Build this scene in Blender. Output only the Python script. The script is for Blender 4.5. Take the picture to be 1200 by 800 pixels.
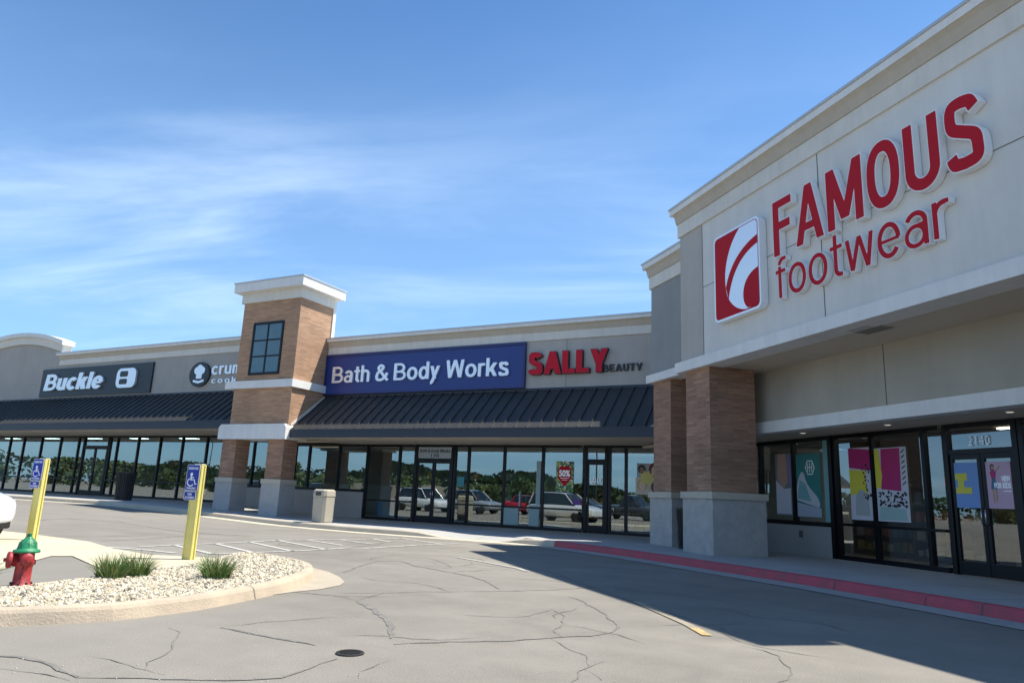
import bpy, bmesh, math, random
import numpy as np
from mathutils import Matrix, Vector
random.seed(7); rng = np.random.default_rng(7)
for o in list(bpy.data.objects): bpy.data.objects.remove(o)
SC = bpy.context.scene
# ------------------------------------------------------------ camera
YAW, PITCH, ROLL = 0.4797092467904504, 0.2166512216683244, 0.04234078157381235
cam = bpy.data.cameras.new('camera'); camo = bpy.data.objects.new('camera', cam)
SC.collection.objects.link(camo); SC.camera = camo
camo.matrix_world = Matrix.Translation((0,0,1.2)) @ Matrix.Rotation(YAW,4,'Z') @ Matrix.Rotation(math.pi/2+PITCH,4,'X') @ Matrix.Rotation(ROLL,4,'Z')
cam.sensor_width = 36.0; cam.lens = 833/1200*36; cam.clip_end = 3000; cam.clip_start = .05
# ------------------------------------------------------------ sky, sun
CLX, CLY = 3.1, 1.7
SX, SY = .43, .345
SUN_EL = math.atan(1/math.hypot(SX,SY)); SUN_AZ = math.atan2(SX,SY)     # clockwise from +Y
w = bpy.data.worlds.new('World'); SC.world = w; w.use_nodes = True
nt = w.node_tree; N_ = nt.nodes; L_ = nt.links
for n in list(N_): N_.remove(n)
out = N_.new('ShaderNodeOutputWorld'); bg = N_.new('ShaderNodeBackground')
sky = N_.new('ShaderNodeTexSky'); sky.sky_type='NISHITA'; sky.sun_disc=False
sky.sun_elevation = SUN_EL; sky.sun_rotation = SUN_AZ
sky.air_density=1.0; sky.dust_density=.6; sky.ozone_density=2.0; sky.altitude=200
tc = N_.new('ShaderNodeTexCoord'); sep = N_.new('ShaderNodeSeparateXYZ'); L_.new(tc.outputs['Generated'],sep.inputs[0])
def wm(op,a,b=None,c=None,clamp=False):
    m=N_.new('ShaderNodeMath'); m.operation=op; m.use_clamp=clamp
    for i,v in enumerate((a,b,c)):
        if v is None: continue
        if isinstance(v,(int,float)): m.inputs[i].default_value=v
        else: L_.new(v,m.inputs[i])
    return m.outputs[0]
zc = wm('ADD',wm('MAXIMUM',sep.outputs[2],0.0),.12)
px_ = wm('DIVIDE',sep.outputs[0],zc); py_ = wm('DIVIDE',sep.outputs[1],zc)
cmb = N_.new('ShaderNodeCombineXYZ'); L_.new(px_,cmb.inputs[0]); L_.new(py_,cmb.inputs[1])
mp = N_.new('ShaderNodeMapping'); mp.inputs['Scale'].default_value=(.62,1.5,1); mp.inputs['Location'].default_value=(CLX,CLY,0); mr=N_.new('ShaderNodeMapping'); mr.inputs['Rotation'].default_value=(0,0,math.radians(-20)); L_.new(cmb.outputs[0],mr.inputs[0]); L_.new(mr.outputs[0],mp.inputs[0])
n1 = N_.new('ShaderNodeTexNoise'); n1.inputs['Scale'].default_value=1.15; n1.inputs['Detail'].default_value=9; n1.inputs['Roughness'].default_value=.56; n1.inputs['Distortion'].default_value=.55; L_.new(mp.outputs[0],n1.inputs[0])
n2 = N_.new('ShaderNodeTexNoise'); n2.inputs['Scale'].default_value=.42; n2.inputs['Detail'].default_value=2; mq=N_.new('ShaderNodeMapping'); mq.inputs['Location'].default_value=(CLY,CLX,0); L_.new(cmb.outputs[0],mq.inputs[0]); L_.new(mq.outputs[0],n2.inputs[0])
r1 = N_.new('ShaderNodeMapRange'); r1.inputs[1].default_value=.40; r1.inputs[2].default_value=.80; L_.new(n1.outputs[0],r1.inputs[0]); r1.interpolation_type='SMOOTHSTEP'
r2 = N_.new('ShaderNodeMapRange'); r2.inputs[1].default_value=.38; r2.inputs[2].default_value=.62; L_.new(n2.outputs[0],r2.inputs[0]); r2.interpolation_type='SMOOTHSTEP'
lo = N_.new('ShaderNodeMapRange'); lo.inputs[1].default_value=.60; lo.inputs[2].default_value=.33; lo.interpolation_type='SMOOTHSTEP'; L_.new(sep.outputs[2],lo.inputs[0])
cl = wm('MULTIPLY',wm('MULTIPLY',r1.outputs[0],wm('MULTIPLY_ADD',r2.outputs[0],.6,.4)),wm('MULTIPLY_ADD',lo.outputs[0],.95,.08))
cl = wm('MULTIPLY',cl,CLOUD_AMT:=.56,clamp=True)
haze = N_.new('ShaderNodeMapRange'); haze.inputs[1].default_value=.78; haze.inputs[2].default_value=.0; haze.interpolation_type='SMOOTHSTEP'; L_.new(sep.outputs[2],haze.inputs[0])
tint = N_.new('ShaderNodeMix'); tint.data_type='RGBA'; tint.blend_type='MULTIPLY'; tint.inputs[0].default_value=1; L_.new(sky.outputs[0],tint.inputs[6]); tint.inputs[7].default_value=SKY_TINT=(.56,.92,1.22,1)
mixh = N_.new('ShaderNodeMix'); mixh.data_type='RGBA'; L_.new(wm('MULTIPLY',haze.outputs[0],.42),mixh.inputs[0]); L_.new(tint.outputs[2],mixh.inputs[6]); mixh.inputs[7].default_value=(4.6,7.2,10.8,1)
mixc = N_.new('ShaderNodeMix'); mixc.data_type='RGBA'; L_.new(cl,mixc.inputs[0]); L_.new(mixh.outputs[2],mixc.inputs[6]); mixc.inputs[7].default_value=(8.4,10.0,12.0,1)
L_.new(mixc.outputs[2],bg.inputs[0]); bg.inputs[1].default_value=.091
L_.new(bg.outputs[0],out.inputs[0])
sl = bpy.data.lights.new('sun','SUN'); sl.energy=5.0; sl.angle=math.radians(.53); sl.color=(1,.95,.86)
so = bpy.data.objects.new('sun',sl); SC.collection.objects.link(so)
so.rotation_euler = Vector((-SX,-SY,-1)).to_track_quat('-Z','Y').to_euler()
SC.view_settings.view_transform='Standard'; SC.view_settings.look='None'; SC.view_settings.gamma=1; SC.view_settings.exposure=0.66
SC.render.resolution_x=1024; SC.render.resolution_y=682; SC.render.engine='CYCLES'
SC.cycles.max_bounces=8; SC.cycles.transparent_max_bounces=12

# ------------------------------------------------------------ materials
MATS={}
def mat(name, col, rough=.6, var=.0, vscale=3., bump=0., bscale=40., metal=0., spec=.5, col2=None, coat=0., emit=None, es=1.):
    if name in MATS: return MATS[name]
    m=bpy.data.materials.new(name); m.use_nodes=True; t=m.node_tree; b=t.nodes['Principled BSDF']
    b.inputs['Roughness'].default_value=rough; b.inputs['Metallic'].default_value=metal; b.inputs['Specular IOR Level'].default_value=spec
    b.inputs['Coat Weight'].default_value=coat
    c4=(*col,1); b.inputs['Base Color'].default_value=c4
    c=t.nodes.new('ShaderNodeTexCoord')
    if var>0:
        n=t.nodes.new('ShaderNodeTexNoise'); n.inputs['Scale'].default_value=vscale; n.inputs['Detail'].default_value=6; n.inputs['Roughness'].default_value=.62
        t.links.new(c.outputs['Object'],n.inputs[0])
        r=t.nodes.new('ShaderNodeValToRGB'); r.color_ramp.elements[0].position=.3; r.color_ramp.elements[1].position=.7
        a=col2 or tuple(x*(1-var) for x in col)
        r.color_ramp.elements[0].color=(*a,1); r.color_ramp.elements[1].color=(*[min(1,x*(1+var*.6)) for x in col],1)
        t.links.new(n.outputs[0],r.inputs[0]); t.links.new(r.outputs[0],b.inputs['Base Color'])
    if bump>0:
        n=t.nodes.new('ShaderNodeTexNoise'); n.inputs['Scale'].default_value=bscale; n.inputs['Detail'].default_value=4
        t.links.new(c.outputs['Object'],n.inputs[0])
        bp=t.nodes.new('ShaderNodeBump'); bp.inputs['Strength'].default_value=bump; bp.inputs['Distance'].default_value=.02
        t.links.new(n.outputs[0],bp.inputs['Height']); t.links.new(bp.outputs[0],b.inputs['Normal'])
    if emit: b.inputs['Emission Color'].default_value=(*emit,1); b.inputs['Emission Strength'].default_value=es
    MATS[name]=m; return m
def weather(m,lo=.86,hi=1.05,sc=(1.6,1.6,.10),n2=.35):
    """vertical rain streaks and broad soiling of the material itself"""
    t=m.node_tree; b=t.nodes['Principled BSDF']; src=b.inputs['Base Color'].links[0].from_socket; c=t.nodes.new('ShaderNodeTexCoord')
    mp=t.nodes.new('ShaderNodeMapping'); mp.inputs['Scale'].default_value=sc; t.links.new(c.outputs['Object'],mp.inputs[0])
    v=None
    for vec,s,(a,z) in ((mp.outputs[0],2.2,(lo,hi)),(c.outputs['Object'],n2,(.95,1.04))):
        n=t.nodes.new('ShaderNodeTexNoise'); n.inputs['Scale'].default_value=s; n.inputs['Detail'].default_value=6; n.inputs['Roughness'].default_value=.65; t.links.new(vec,n.inputs[0])
        r=t.nodes.new('ShaderNodeMapRange'); r.inputs[1].default_value=.32; r.inputs[2].default_value=.62; r.inputs[3].default_value=a; r.inputs[4].default_value=z; t.links.new(n.outputs[0],r.inputs[0])
        if v is None: v=r.outputs[0]
        else:
            q_=t.nodes.new('ShaderNodeMath'); q_.operation='MULTIPLY'; t.links.new(v,q_.inputs[0]); t.links.new(r.outputs[0],q_.inputs[1]); v=q_.outputs[0]
    h=t.nodes.new('ShaderNodeHueSaturation'); t.links.new(src,h.inputs['Color']); t.links.new(v,h.inputs['Value']); t.links.new(h.outputs[0],b.inputs['Base Color'])
def brick_mat(name,c1,c2,mortar,bw=.4,bh=.068,ms=.012,bump=.5,rough=.85):
    m=bpy.data.materials.new(name); m.use_nodes=True; t=m.node_tree; b=t.nodes['Principled BSDF']; b.inputs['Roughness'].default_value=rough; b.inputs['Specular IOR Level'].default_value=.25
    c=t.nodes.new('ShaderNodeTexCoord'); k=t.nodes.new('ShaderNodeTexBrick')
    k.inputs['Scale'].default_value=1; k.inputs['Brick Width'].default_value=bw; k.inputs['Row Height'].default_value=bh; k.inputs['Mortar Size'].default_value=ms; k.inputs['Mortar Smooth'].default_value=.25; k.inputs['Bias'].default_value=-.1
    k.inputs['Color1'].default_value=(*c1,1); k.inputs['Color2'].default_value=(*c2,1); k.inputs['Mortar'].default_value=(*mortar,1); k.offset=.37
    t.links.new(c.outputs['UV'],k.inputs[0])
    n=t.nodes.new('ShaderNodeTexNoise'); n.inputs['Scale'].default_value=1.1; n.inputs['Detail'].default_value=7; t.links.new(c.outputs['UV'],n.inputs[0])
    # long thin tonal differences from course to course
    mp=t.nodes.new('ShaderNodeMapping'); mp.inputs['Scale'].default_value=(2.3,13,1); t.links.new(c.outputs['UV'],mp.inputs[0])
    n3=t.nodes.new('ShaderNodeTexNoise'); n3.inputs['Scale'].default_value=1.; n3.inputs['Detail'].default_value=3; t.links.new(mp.outputs[0],n3.inputs[0])
    def mix(a,fac,lo,hi):
        r=t.nodes.new('ShaderNodeMapRange'); r.inputs[1].default_value=.3; r.inputs[2].default_value=.7; r.inputs[3].default_value=lo; r.inputs[4].default_value=hi; t.links.new(fac,r.inputs[0])
        h=t.nodes.new('ShaderNodeHueSaturation'); t.links.new(a,h.inputs['Color']); t.links.new(r.outputs[0],h.inputs['Value']); return h.outputs[0]
    o=mix(mix(k.outputs[0],n.outputs[0],.84,1.12),n3.outputs[0],.89,1.10)
    t.links.new(o,b.inputs['Base Color'])
    bp=t.nodes.new('ShaderNodeBump'); bp.inputs['Strength'].default_value=bump; bp.inputs['Distance'].default_value=.012; bp.invert=True
    t.links.new(k.outputs['Fac'],bp.inputs['Height'])
    n4=t.nodes.new('ShaderNodeTexNoise'); n4.inputs['Scale'].default_value=60; t.links.new(c.outputs['UV'],n4.inputs[0])
    b2=t.nodes.new('ShaderNodeBump'); b2.inputs['Strength'].default_value=.3; b2.inputs['Distance'].default_value=.01; t.links.new(n4.outputs[0],b2.inputs['Height']); t.links.new(bp.outputs[0],b2.inputs['Normal'])
    t.links.new(b2.outputs[0],b.inputs['Normal']); MATS[name]=m; return m
def glass_mat(name,refl,tint,trans):
    m=bpy.data.materials.new(name); m.use_nodes=True; t=m.node_tree
    for n in list(t.nodes): t.nodes.remove(n)
    o=t.nodes.new('ShaderNodeOutputMaterial'); g=t.nodes.new('ShaderNodeBsdfGlossy'); g.inputs['Roughness'].default_value=.004; g.inputs['Color'].default_value=(*tint,1)
    tr=t.nodes.new('ShaderNodeBsdfTransparent'); tr.inputs[0].default_value=(*trans,1)
    f=t.nodes.new('ShaderNodeFresnel'); f.inputs['IOR'].default_value=1.5
    a=t.nodes.new('ShaderNodeMath'); a.operation='MULTIPLY_ADD'; a.inputs[1].default_value=1.6; a.inputs[2].default_value=refl; a.use_clamp=True; t.links.new(f.outputs[0],a.inputs[0])
    c=t.nodes.new('ShaderNodeTexCoord'); n=t.nodes.new('ShaderNodeTexNoise'); n.inputs['Scale'].default_value=.55; n.inputs['Detail'].default_value=1; t.links.new(c.outputs['Object'],n.inputs[0])
    bp=t.nodes.new('ShaderNodeBump'); bp.inputs['Strength'].default_value=.06; bp.inputs['Distance'].default_value=.05; t.links.new(n.outputs[0],bp.inputs['Height']); t.links.new(bp.outputs[0],g.inputs['Normal'])
    x=t.nodes.new('ShaderNodeMixShader'); t.links.new(a.outputs[0],x.inputs[0]); t.links.new(tr.outputs[0],x.inputs[1]); t.links.new(g.outputs[0],x.inputs[2]); t.links.new(x.outputs[0],o.inputs[0])
    MATS[name]=m; return m
TAUPE=mat('stucco taupe',(.475,.44,.39),.9,.07,1.2,.25,160)
TAUPE2=mat('stucco taupe dark',(.41,.385,.345),.9,.07,1.2,.25,160)
GREYST=mat('stucco grey',(.31,.315,.30),.9,.06,1.2,.25,160)
LTST=mat('stucco light grey',(.70,.68,.625),.9,.06,1.0,.2,160)
INNERST=mat('stucco inner',(.45,.42,.35),.9,.08,1.,.25,160)
TRIM=mat('trim white',(.78,.765,.72),.75,.05,2.,.1,120)
TRIM2=mat('trim warm white',(.70,.66,.575),.75,.05,2.,.1,120)
COVE=mat('trim cove bounce tint',(.52,.45,.345),.8,.05,2.,.1,120)  # warm bounce from the ground put into the white cove's colour
COPE=mat('metal coping',(.55,.57,.58),.4,.04,2,0,0,.3)
SOFF=mat('soffit',(.62,.54,.43),.9,.05,1.5)
BRICK=brick_mat('thin brick tan',(.54,.315,.185),(.39,.22,.13),(.42,.29,.195))
BRICKB=brick_mat('thin brick brown',(.43,.245,.155),(.27,.15,.10),(.32,.21,.15))
BLOCK=mat('smooth block grey',(.43,.415,.39),.9,.10,4,.4,35)
CAPST=mat('cast stone cap',(.52,.47,.37),.85,.08,5,.2,90)
ROUGHB=mat('rough split block',(.44,.42,.385),.95,.16,5,1.0,9)
FRAME=mat('dark window frame',(.012,.013,.016),.35,0,1,0,1,.6)
AWN=mat('awning metal navy',(.062,.062,.060),.55,.10,.8,0,1,.3)
FASC=mat('awning fascia',(.032,.040,.054),.45,.08,1,0,1,.3)
GLASS=glass_mat('shop glass',.26,(.76,.85,.84),(.55,.70,.72))
GLASSB=glass_mat('shop glass dark',.13,(.85,.93,.95),(.45,.50,.50))
TGLASS=mat('tower window glass',(.05,.13,.16),.12,.15,1.5,0,1,0,.8)
INT=mat('interior wall',(.38,.40,.39),.9,.1,1); INTF=mat('interior floor',(.22,.20,.18),.6,.1,1)
INTB=mat('interior wall ochre',(.26,.20,.12),.9,.1,1)
for _m in (TAUPE,TAUPE2,GREYST,LTST,INNERST): weather(_m,.955,1.015)
for _m in (TRIM,TRIM2,COVE): weather(_m,.94,1.02,(3.,3.,.4))
STEEL=mat('brushed steel',(.6,.6,.6),.3,0,1,0,1,1.)
KNEE=mat('knee wall',(.36,.345,.325),.9,.08,1.5,.2,120)

# ------------------------------------------------------------ object helpers
ORG={}
def setp(o,label=None,cat=None,group=None,kind=None):
    if label: o['label']=label
    if cat: o['category']=cat
    if group: o['group']=group
    if kind: o['kind']=kind
    return o
def thing(name,label,cat,loc=(0,0,0),rotz=0.,group=None,kind=None):
    o=bpy.data.objects.new(name,None); SC.collection.objects.link(o); o.location=loc; o.rotation_euler=(0,0,rotz)
    ORG[o.name]=(0,0,0); o.empty_display_size=.3
    return setp(o,label,cat,group,kind)
def fthing(name,label,cat,frame,org,group=None):
    """a thing whose meshes are written in a building frame; org = its base point in that frame"""
    a=frame; M=Matrix.Rotation(a,4,'Z')@Matrix.Translation(org)
    o=thing(name,label,cat,M.to_translation(),a,group); ORG[o.name]=tuple(org); return o
class MB:
    def __init__(s): s.v=[]; s.f=[]; s.m=[]; s.cm=0
    def add(s,vs,fs):
        k=len(s.v); s.v+= [tuple(map(float,p)) for p in vs]
        for f in fs: s.f.append(tuple(k+i for i in f)); s.m.append(s.cm)
        return s
    def box(s,x0,x1,y0,y1,z0,z1):
        x0,x1=min(x0,x1),max(x0,x1); y0,y1=min(y0,y1),max(y0,y1); z0,z1=min(z0,z1),max(z0,z1)
        return s.add([(x0,y0,z0),(x1,y0,z0),(x1,y1,z0),(x0,y1,z0),(x0,y0,z1),(x1,y0,z1),(x1,y1,z1),(x0,y1,z1)],
          [(0,3,2,1),(4,5,6,7),(0,1,5,4),(1,2,6,5),(2,3,7,6),(3,0,4,7)])
    def quad(s,*p): return s.add(p,[tuple(range(len(p)))])
    def tube(s,pts,r,n=8,cap=True):
        pts=[Vector(p) for p in pts]; rs=r if isinstance(r,(list,tuple)) else [r]*len(pts); rings=[]
        for i,p in enumerate(pts):
            d=(pts[min(i+1,len(pts)-1)]-pts[max(i-1,0)]).normalized(); u=d.orthogonal().normalized()
            if i and rings: u=(pu-d*pu.dot(d)).normalized()
            pu=u; v=d.cross(u); rings.append([p+(u*math.cos(2*math.pi*k/n)+v*math.sin(2*math.pi*k/n))*rs[i] for k in range(n)])
        fs=[]
        for i in range(len(pts)-1):
            for k in range(n): fs.append((i*n+k,i*n+(k+1)%n,(i+1)*n+(k+1)%n,(i+1)*n+k))
        if cap: fs.append(tuple(range(n))[::-1]); fs.append(tuple((len(pts)-1)*n+k for k in range(n)))
        return s.add([q for r_ in rings for q in r_],fs)
    def lathe(s,prof,c=(0,0,0),n=20,axis='z'):
        vs=[];fs=[]
        for r,z in prof:
            for k in range(n):
                a=2*math.pi*k/n; p=(r*math.cos(a),r*math.sin(a),z)
                if axis=='x': p=(z,p[0],p[1])
                if axis=='y': p=(p[0],z,p[1])
                vs.append((c[0]+p[0],c[1]+p[1],c[2]+p[2]))
        for i in range(len(prof)-1):
            for k in range(n): fs.append((i*n+k,i*n+(k+1)%n,(i+1)*n+(k+1)%n,(i+1)*n+k))
        fs.append(tuple(range(n))[::-1]); fs.append(tuple((len(prof)-1)*n+k for k in range(n)))
        return s.add(vs,fs)
    def prism_y(s,poly,y0,y1):
        """polygon of (x,z) extruded along y"""
        n=len(poly); a=[(x,y0,z) for x,z in poly]+[(x,y1,z) for x,z in poly]
        return s.add(a,[tuple(range(n)),tuple(range(2*n-1,n-1,-1))]+[(i,i+n,(i+1)%n+n,(i+1)%n) for i in range(n)])
    def prism_x(s,poly,x0,x1):
        """polygon of (y,z) extruded along x"""
        n=len(poly); a=[(x0,y,z) for y,z in poly]+[(x1,y,z) for y,z in poly]
        return s.add(a,[tuple(range(n))[::-1],tuple(range(n,2*n))]+[(i,(i+1)%n,(i+1)%n+n,i+n) for i in range(n)])
    def prism_z(s,poly,z0,z1):
        n=len(poly); a=[(x,y,z0) for x,y in poly]+[(x,y,z1) for x,y in poly]
        return s.add(a,[tuple(range(n))[::-1],tuple(range(n,2*n))]+[(i,(i+1)%n,(i+1)%n+n,i+n) for i in range(n)])
    def build(s,name,m,parent=None,smooth=False,bevel=0.,uv=True,fixn=True,label=None):
        me=bpy.data.meshes.new(name); org=ORG.get(parent.name,(0,0,0)) if parent is not None else (0,0,0)
        me.from_pydata([(x-org[0],y-org[1],z-org[2]) for x,y,z in s.v],[],s.f)
        ms=m if isinstance(m,(list,tuple)) else [m]
        for q in ms: me.materials.append(q)
        if len(ms)>1: me.polygons.foreach_set('material_index',s.m)
        if fixn:
            b=bmesh.new(); b.from_mesh(me); bmesh.ops.recalc_face_normals(b,faces=b.faces); b.to_mesh(me); b.free()
        if smooth: me.polygons.foreach_set('use_smooth',[True]*len(me.polygons))
        if uv:
            ul=me.uv_layers.new(name='UVMap').data
            for p in me.polygons:
                nx,ny,nz=map(abs,p.normal)
                for li in p.loop_indices:
                    v=me.vertices[me.loops[li].vertex_index].co; X,Y,Z=v.x+org[0],v.y+org[1],v.z+org[2]
                    ul[li].uv=(X,Y) if nz>nx and nz>ny else ((X,Z) if ny>=nx else (Y,Z))
        o=bpy.data.objects.new(name,me); SC.collection.objects.link(o)
        if parent is not None: o.parent=parent; ORG[o.name]=org
        if bevel>0:
            md=o.modifiers.new('bevel','BEVEL'); md.width=bevel; md.segments=2; md.limit_method='ANGLE'
        if label: o['label']=label
        return o
def box(name,m,parent,x0,x1,y0,y1,z0,z1,bevel=0.,**k): return MB().box(x0,x1,y0,y1,z0,z1).build(name,m,parent,bevel=bevel,**k)
def copy_tree(o,parent=None,**props):
    c=o.copy(); SC.collection.objects.link(c); c.parent=parent; ORG[c.name]=ORG.get(o.name,(0,0,0))
    for k,v in props.items(): c[k]=v
    for ch in list(o.children): copy_tree(ch,c)
    return c
def text_mesh(txt,off=0.,ext=0.,space=1.,shear=0.,res=6,bev=0.):
    """text as mesh data in its own x (right), y (up), z (towards the reader) space"""
    cu=bpy.data.curves.new('t','FONT'); cu.body=txt; cu.offset=off; cu.extrude=ext; cu.space_character=space; cu.shear=shear; cu.resolution_u=res
    if bev: cu.bevel_depth=bev; cu.bevel_resolution=1
    ob=bpy.data.objects.new('t',cu); SC.collection.objects.link(ob)
    dg=bpy.context.evaluated_depsgraph_get(); dg.update(); me=bpy.data.meshes.new_from_object(ob.evaluated_get(dg))
    bpy.data.objects.remove(ob); bpy.data.curves.remove(cu); return me
def islands(me,n=None):
    b=bmesh.new(); b.from_mesh(me); bmesh.ops.remove_doubles(b,verts=b.verts,dist=1e-5)
    seen=set(); res=[]
    for v in b.verts:
        if v in seen: continue
        st=[v]; seen.add(v); comp=[]
        while st:
            q=st.pop(); comp.append(q)
            for e in q.link_edges:
                r=e.other_vert(q)
                if r not in seen: seen.add(r); st.append(r)
        idx={q:i for i,q in enumerate(comp)}; fs={f for q in comp for f in q.link_faces}
        res.append(([q.co.copy() for q in comp],[tuple(idx[q] for q in f.verts) for f in fs]))
    b.free(); res.sort(key=lambda c:min(p.x for p in c[0])); return res
def lettering(txt,x0,x1,z0,z1,yf,depth,parent,m,name='letter',off=0.,space=1.,shear=0.,face=None,foff=None,ref=None,split=True,label=None):
    """letters standing on a wall that faces -y of the frame; yf = y of their face; ref bounds the fit"""
    me=text_mesh(txt,off,.5,space,shear)
    xs=[v.co.x for v in me.vertices]; ys=[v.co.y for v in me.vertices]; a,b=min(xs),max(xs); c,d=min(ys),max(ys)
    def place(p,y0,y1): return (x0+(p.x-a)/(b-a)*(x1-x0), y1 if p.z<0 else y0, z0+(p.y-c)/(d-c)*(z1-z0))
    comps=islands(me); made=[]
    if not split:
        mb=MB()
        for vs,fs in comps: mb.add([place(p,yf,yf+depth) for p in vs],fs)
        return [mb.build(name,m,parent,label=label)]
    for vs,fs in comps:
        made.append(MB().add([place(p,yf,yf+depth) for p in vs],fs).build(name,m,parent))
    if face:
        me2=text_mesh(txt,foff,.5,space,shear)
        for (vs,fs) in islands(me2):
            cx=sum(place(p,0,0)[0] for p in vs)/len(vs)
            best=min(made,key=lambda o:abs(sum(v.co.x for v in o.data.vertices)/len(o.data.vertices)+ORG[o.name][0]-cx))
            MB().add([place(p,yf-.006,yf-.001) for p in vs],fs).build('letter_face',face,best)
    return made
def ss(t): t=min(max(t,0.),1.); return t*t*(3-2*t)
def g(x,y): return .30*ss((-18-x)/10)*ss((y-9)/4)
def ribbon(pts,w,dz,mb,ragged=0.,taper=True):
    """flat strip following a line on the ground"""
    P=[]
    for i in range(len(pts)-1):
        a,b=Vector(pts[i]),Vector(pts[i+1]); n=max(1,int((b-a).length/(.10 if ragged else .6)))
        for k in range(n): P.append(a.lerp(b,k/n))
    P.append(Vector(pts[-1])); vs=[]
    drift=0
    for i,p in enumerate(P):
        d=(P[min(i+1,len(P)-1)]-P[max(i-1,0)]).normalized(); n=Vector((-d.y,d.x)); ww=w/2
        if ragged:
            drift=drift*.7+random.uniform(-1,1)*ragged; p=p+n*drift; ww*=random.uniform(.45,1.3)
            if taper and (i<2 or i>len(P)-3): ww*=.35
        vs+=[(p.x+n.x*ww,p.y+n.y*ww,g(p.x,p.y)+dz),(p.x-n.x*ww,p.y-n.y*ww,g(p.x,p.y)+dz)]
    mb.add(vs,[(2*i,2*i+1,2*i+3,2*i+2) for i in range(len(P)-1)])

# ---- measured ground outlines, metres
CRACKS = [[0.035,[[-5.942,6.971],[-5.861,7.105],[-5.607,7.471],[-5.017,8.187],[-4.334,9.006],[-3.95,9.656],[-3.725,10.241],[-3.447,10.451],[-3.034,10.345]]],[0.05,[[-3.613,5.084],[-3.464,5.295],[-2.938,5.869],[-2.706,6.181],[-2.463,6.518],[-2.391,6.85],[-2.479,7.254],[-2.816,7.862],[-3.331,8.591],[-3.64,8.904]]],[0.03,[[-5.35,6.777],[-5.482,7.176],[-5.473,7.499]]],[0.1,[[-5.35,6.777],[-4.792,6.351],[-4.413,6.022],[-4.161,5.785],[-3.786,5.278]]],[0.06,[[-7.308,8.818],[-7.855,9.963],[-8.11,10.734],[-7.854,11.078],[-7.175,10.603],[-6.529,10.324],[-5.713,9.975],[-5.285,9.638],[-4.644,8.933]]],[0.022,[[-2.706,6.181],[-2.401,5.899],[-2.163,5.694],[-2.029,5.38]]],[0.02,[[-2.027,5.28],[-1.812,5.009]]],[0.02,[[-3.419,7.787],[-3.051,7.381],[-2.844,6.812],[-2.81,6.494],[-2.652,6.358]]],[0.075,[[-5.19,4.738],[-4.636,4.738],[-4.064,4.672]]],[0.02,[[-5.19,4.738],[-5.112,5.092],[-4.907,5.566],[-4.697,6.006]]],[0.09,[[-5.6,2.946],[-5.438,3.075],[-5.322,3.134],[-5.073,3.136],[-4.785,3.088],[-4.536,3.035]]],[0.05,[[-4.536,3.035],[-4.292,3.201],[-4.097,3.32],[-3.895,3.435],[-3.672,3.631],[-3.54,3.772],[-3.564,3.969],[-3.599,4.224],[-3.592,4.417]]],[0.02,[[-5.133,2.915],[-4.952,2.931],[-4.732,2.997],[-4.494,3.009]]],[0.015,[[-5.023,3.405],[-4.707,3.422],[-4.481,3.421],[-4.173,3.424]]],[0.02,[[-3.194,4.086],[-3.252,4.209],[-3.249,4.376],[-3.285,4.606]]],[0.08,[[-20.886,11.684],[-21.233,13.262],[-20.23,14.134],[-16.838,13.26],[-15.601,13.049],[-14.119,13.625]]],[0.06,[[-14.163,9.41],[-14.424,10.848],[-14.983,12.417]]],[0.04,[[-6.294,10.289],[-6.1,10.783],[-5.975,11.21]]],[0.05,[[-10.22,12.456],[-10.581,13.212],[-10.521,13.814],[-11.109,14.991]]],[0.03,[[-6.5,6.776],[-5.72,6.938],[-5.18,7.375]]],[0.05,[[-6.553,11.636],[-5.293,11.826],[-3.66,9.958],[-2.548,8.687],[-1.817,8.1]]],[0.03,[[-1.795,9.394],[-1.417,8.898],[-0.705,8.941],[-0.271,8.419]]]]
MARKS = [[0.11,[[-12.62,9.281],[-12.71,10.097],[-12.616,11.064],[-12.658,12.035],[-12.767,12.996]]],[0.11,[[-10.78,9.388],[-10.591,10.162],[-10.452,11.013],[-10.356,11.942],[-10.372,12.639],[-10.077,12.864],[-10.058,14.734],[-9.747,16.315]]],[0.11,[[-12.694,10.124],[-10.765,9.412]]],[0.11,[[-12.612,11.072],[-10.57,10.194]]],[0.11,[[-12.653,12.043],[-10.43,11.048]]],[0.11,[[-12.767,12.996],[-10.351,11.95]]],[0.11,[[-12.423,13.684],[-10.907,13.135]]],[0.11,[[-12.175,14.578],[-10.813,14.086]]],[0.11,[[-11.946,15.609],[-11.093,15.146]]],[0.11,[[-11.844,16.655],[-9.918,15.708]]],[0.11,[[-12.767,12.996],[-12.218,14.628],[-12.076,15.056],[-11.844,16.655]]],[0.12,[[-12.888,8.828],[-11.883,9.006],[-11.242,9.007]]],[0.09,[[-7.634,12.702],[-6.551,12.146],[-5.77,11.682],[-5.42,11.336]]]]
YLINE = [0.12,[[-2.827,9.078],[-1.869,7.786],[-1.562,7.275]]]
ISL_OUT = [[-6.633,3.328],[-6.504,3.636],[-6.3,3.971],[-6.117,4.355],[-6.073,4.729],[-6.053,5.183],[-6.149,5.745],[-6.31,6.448],[-6.505,6.995],[-6.789,7.557],[-7.124,8.041]]
ISL_OUT2 = [[-7.66,8.578],[-8.19,8.89],[-8.93,9.144],[-9.6,9.229],[-9.973,9.108]]
ROCK = [[-7.04,3.496],[-6.926,3.835],[-6.628,4.412],[-6.581,4.899],[-6.63,5.639],[-6.753,6.463],[-6.806,6.995],[-6.945,7.501],[-7.156,7.822],[-7.503,8.022],[-7.983,8.092],[-8.395,8.075],[-8.684,7.905],[-8.496,7.134],[-8.271,6.227],[-8.019,5.418],[-7.84,4.816],[-7.852,4.402],[-7.959,3.926]]
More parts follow.
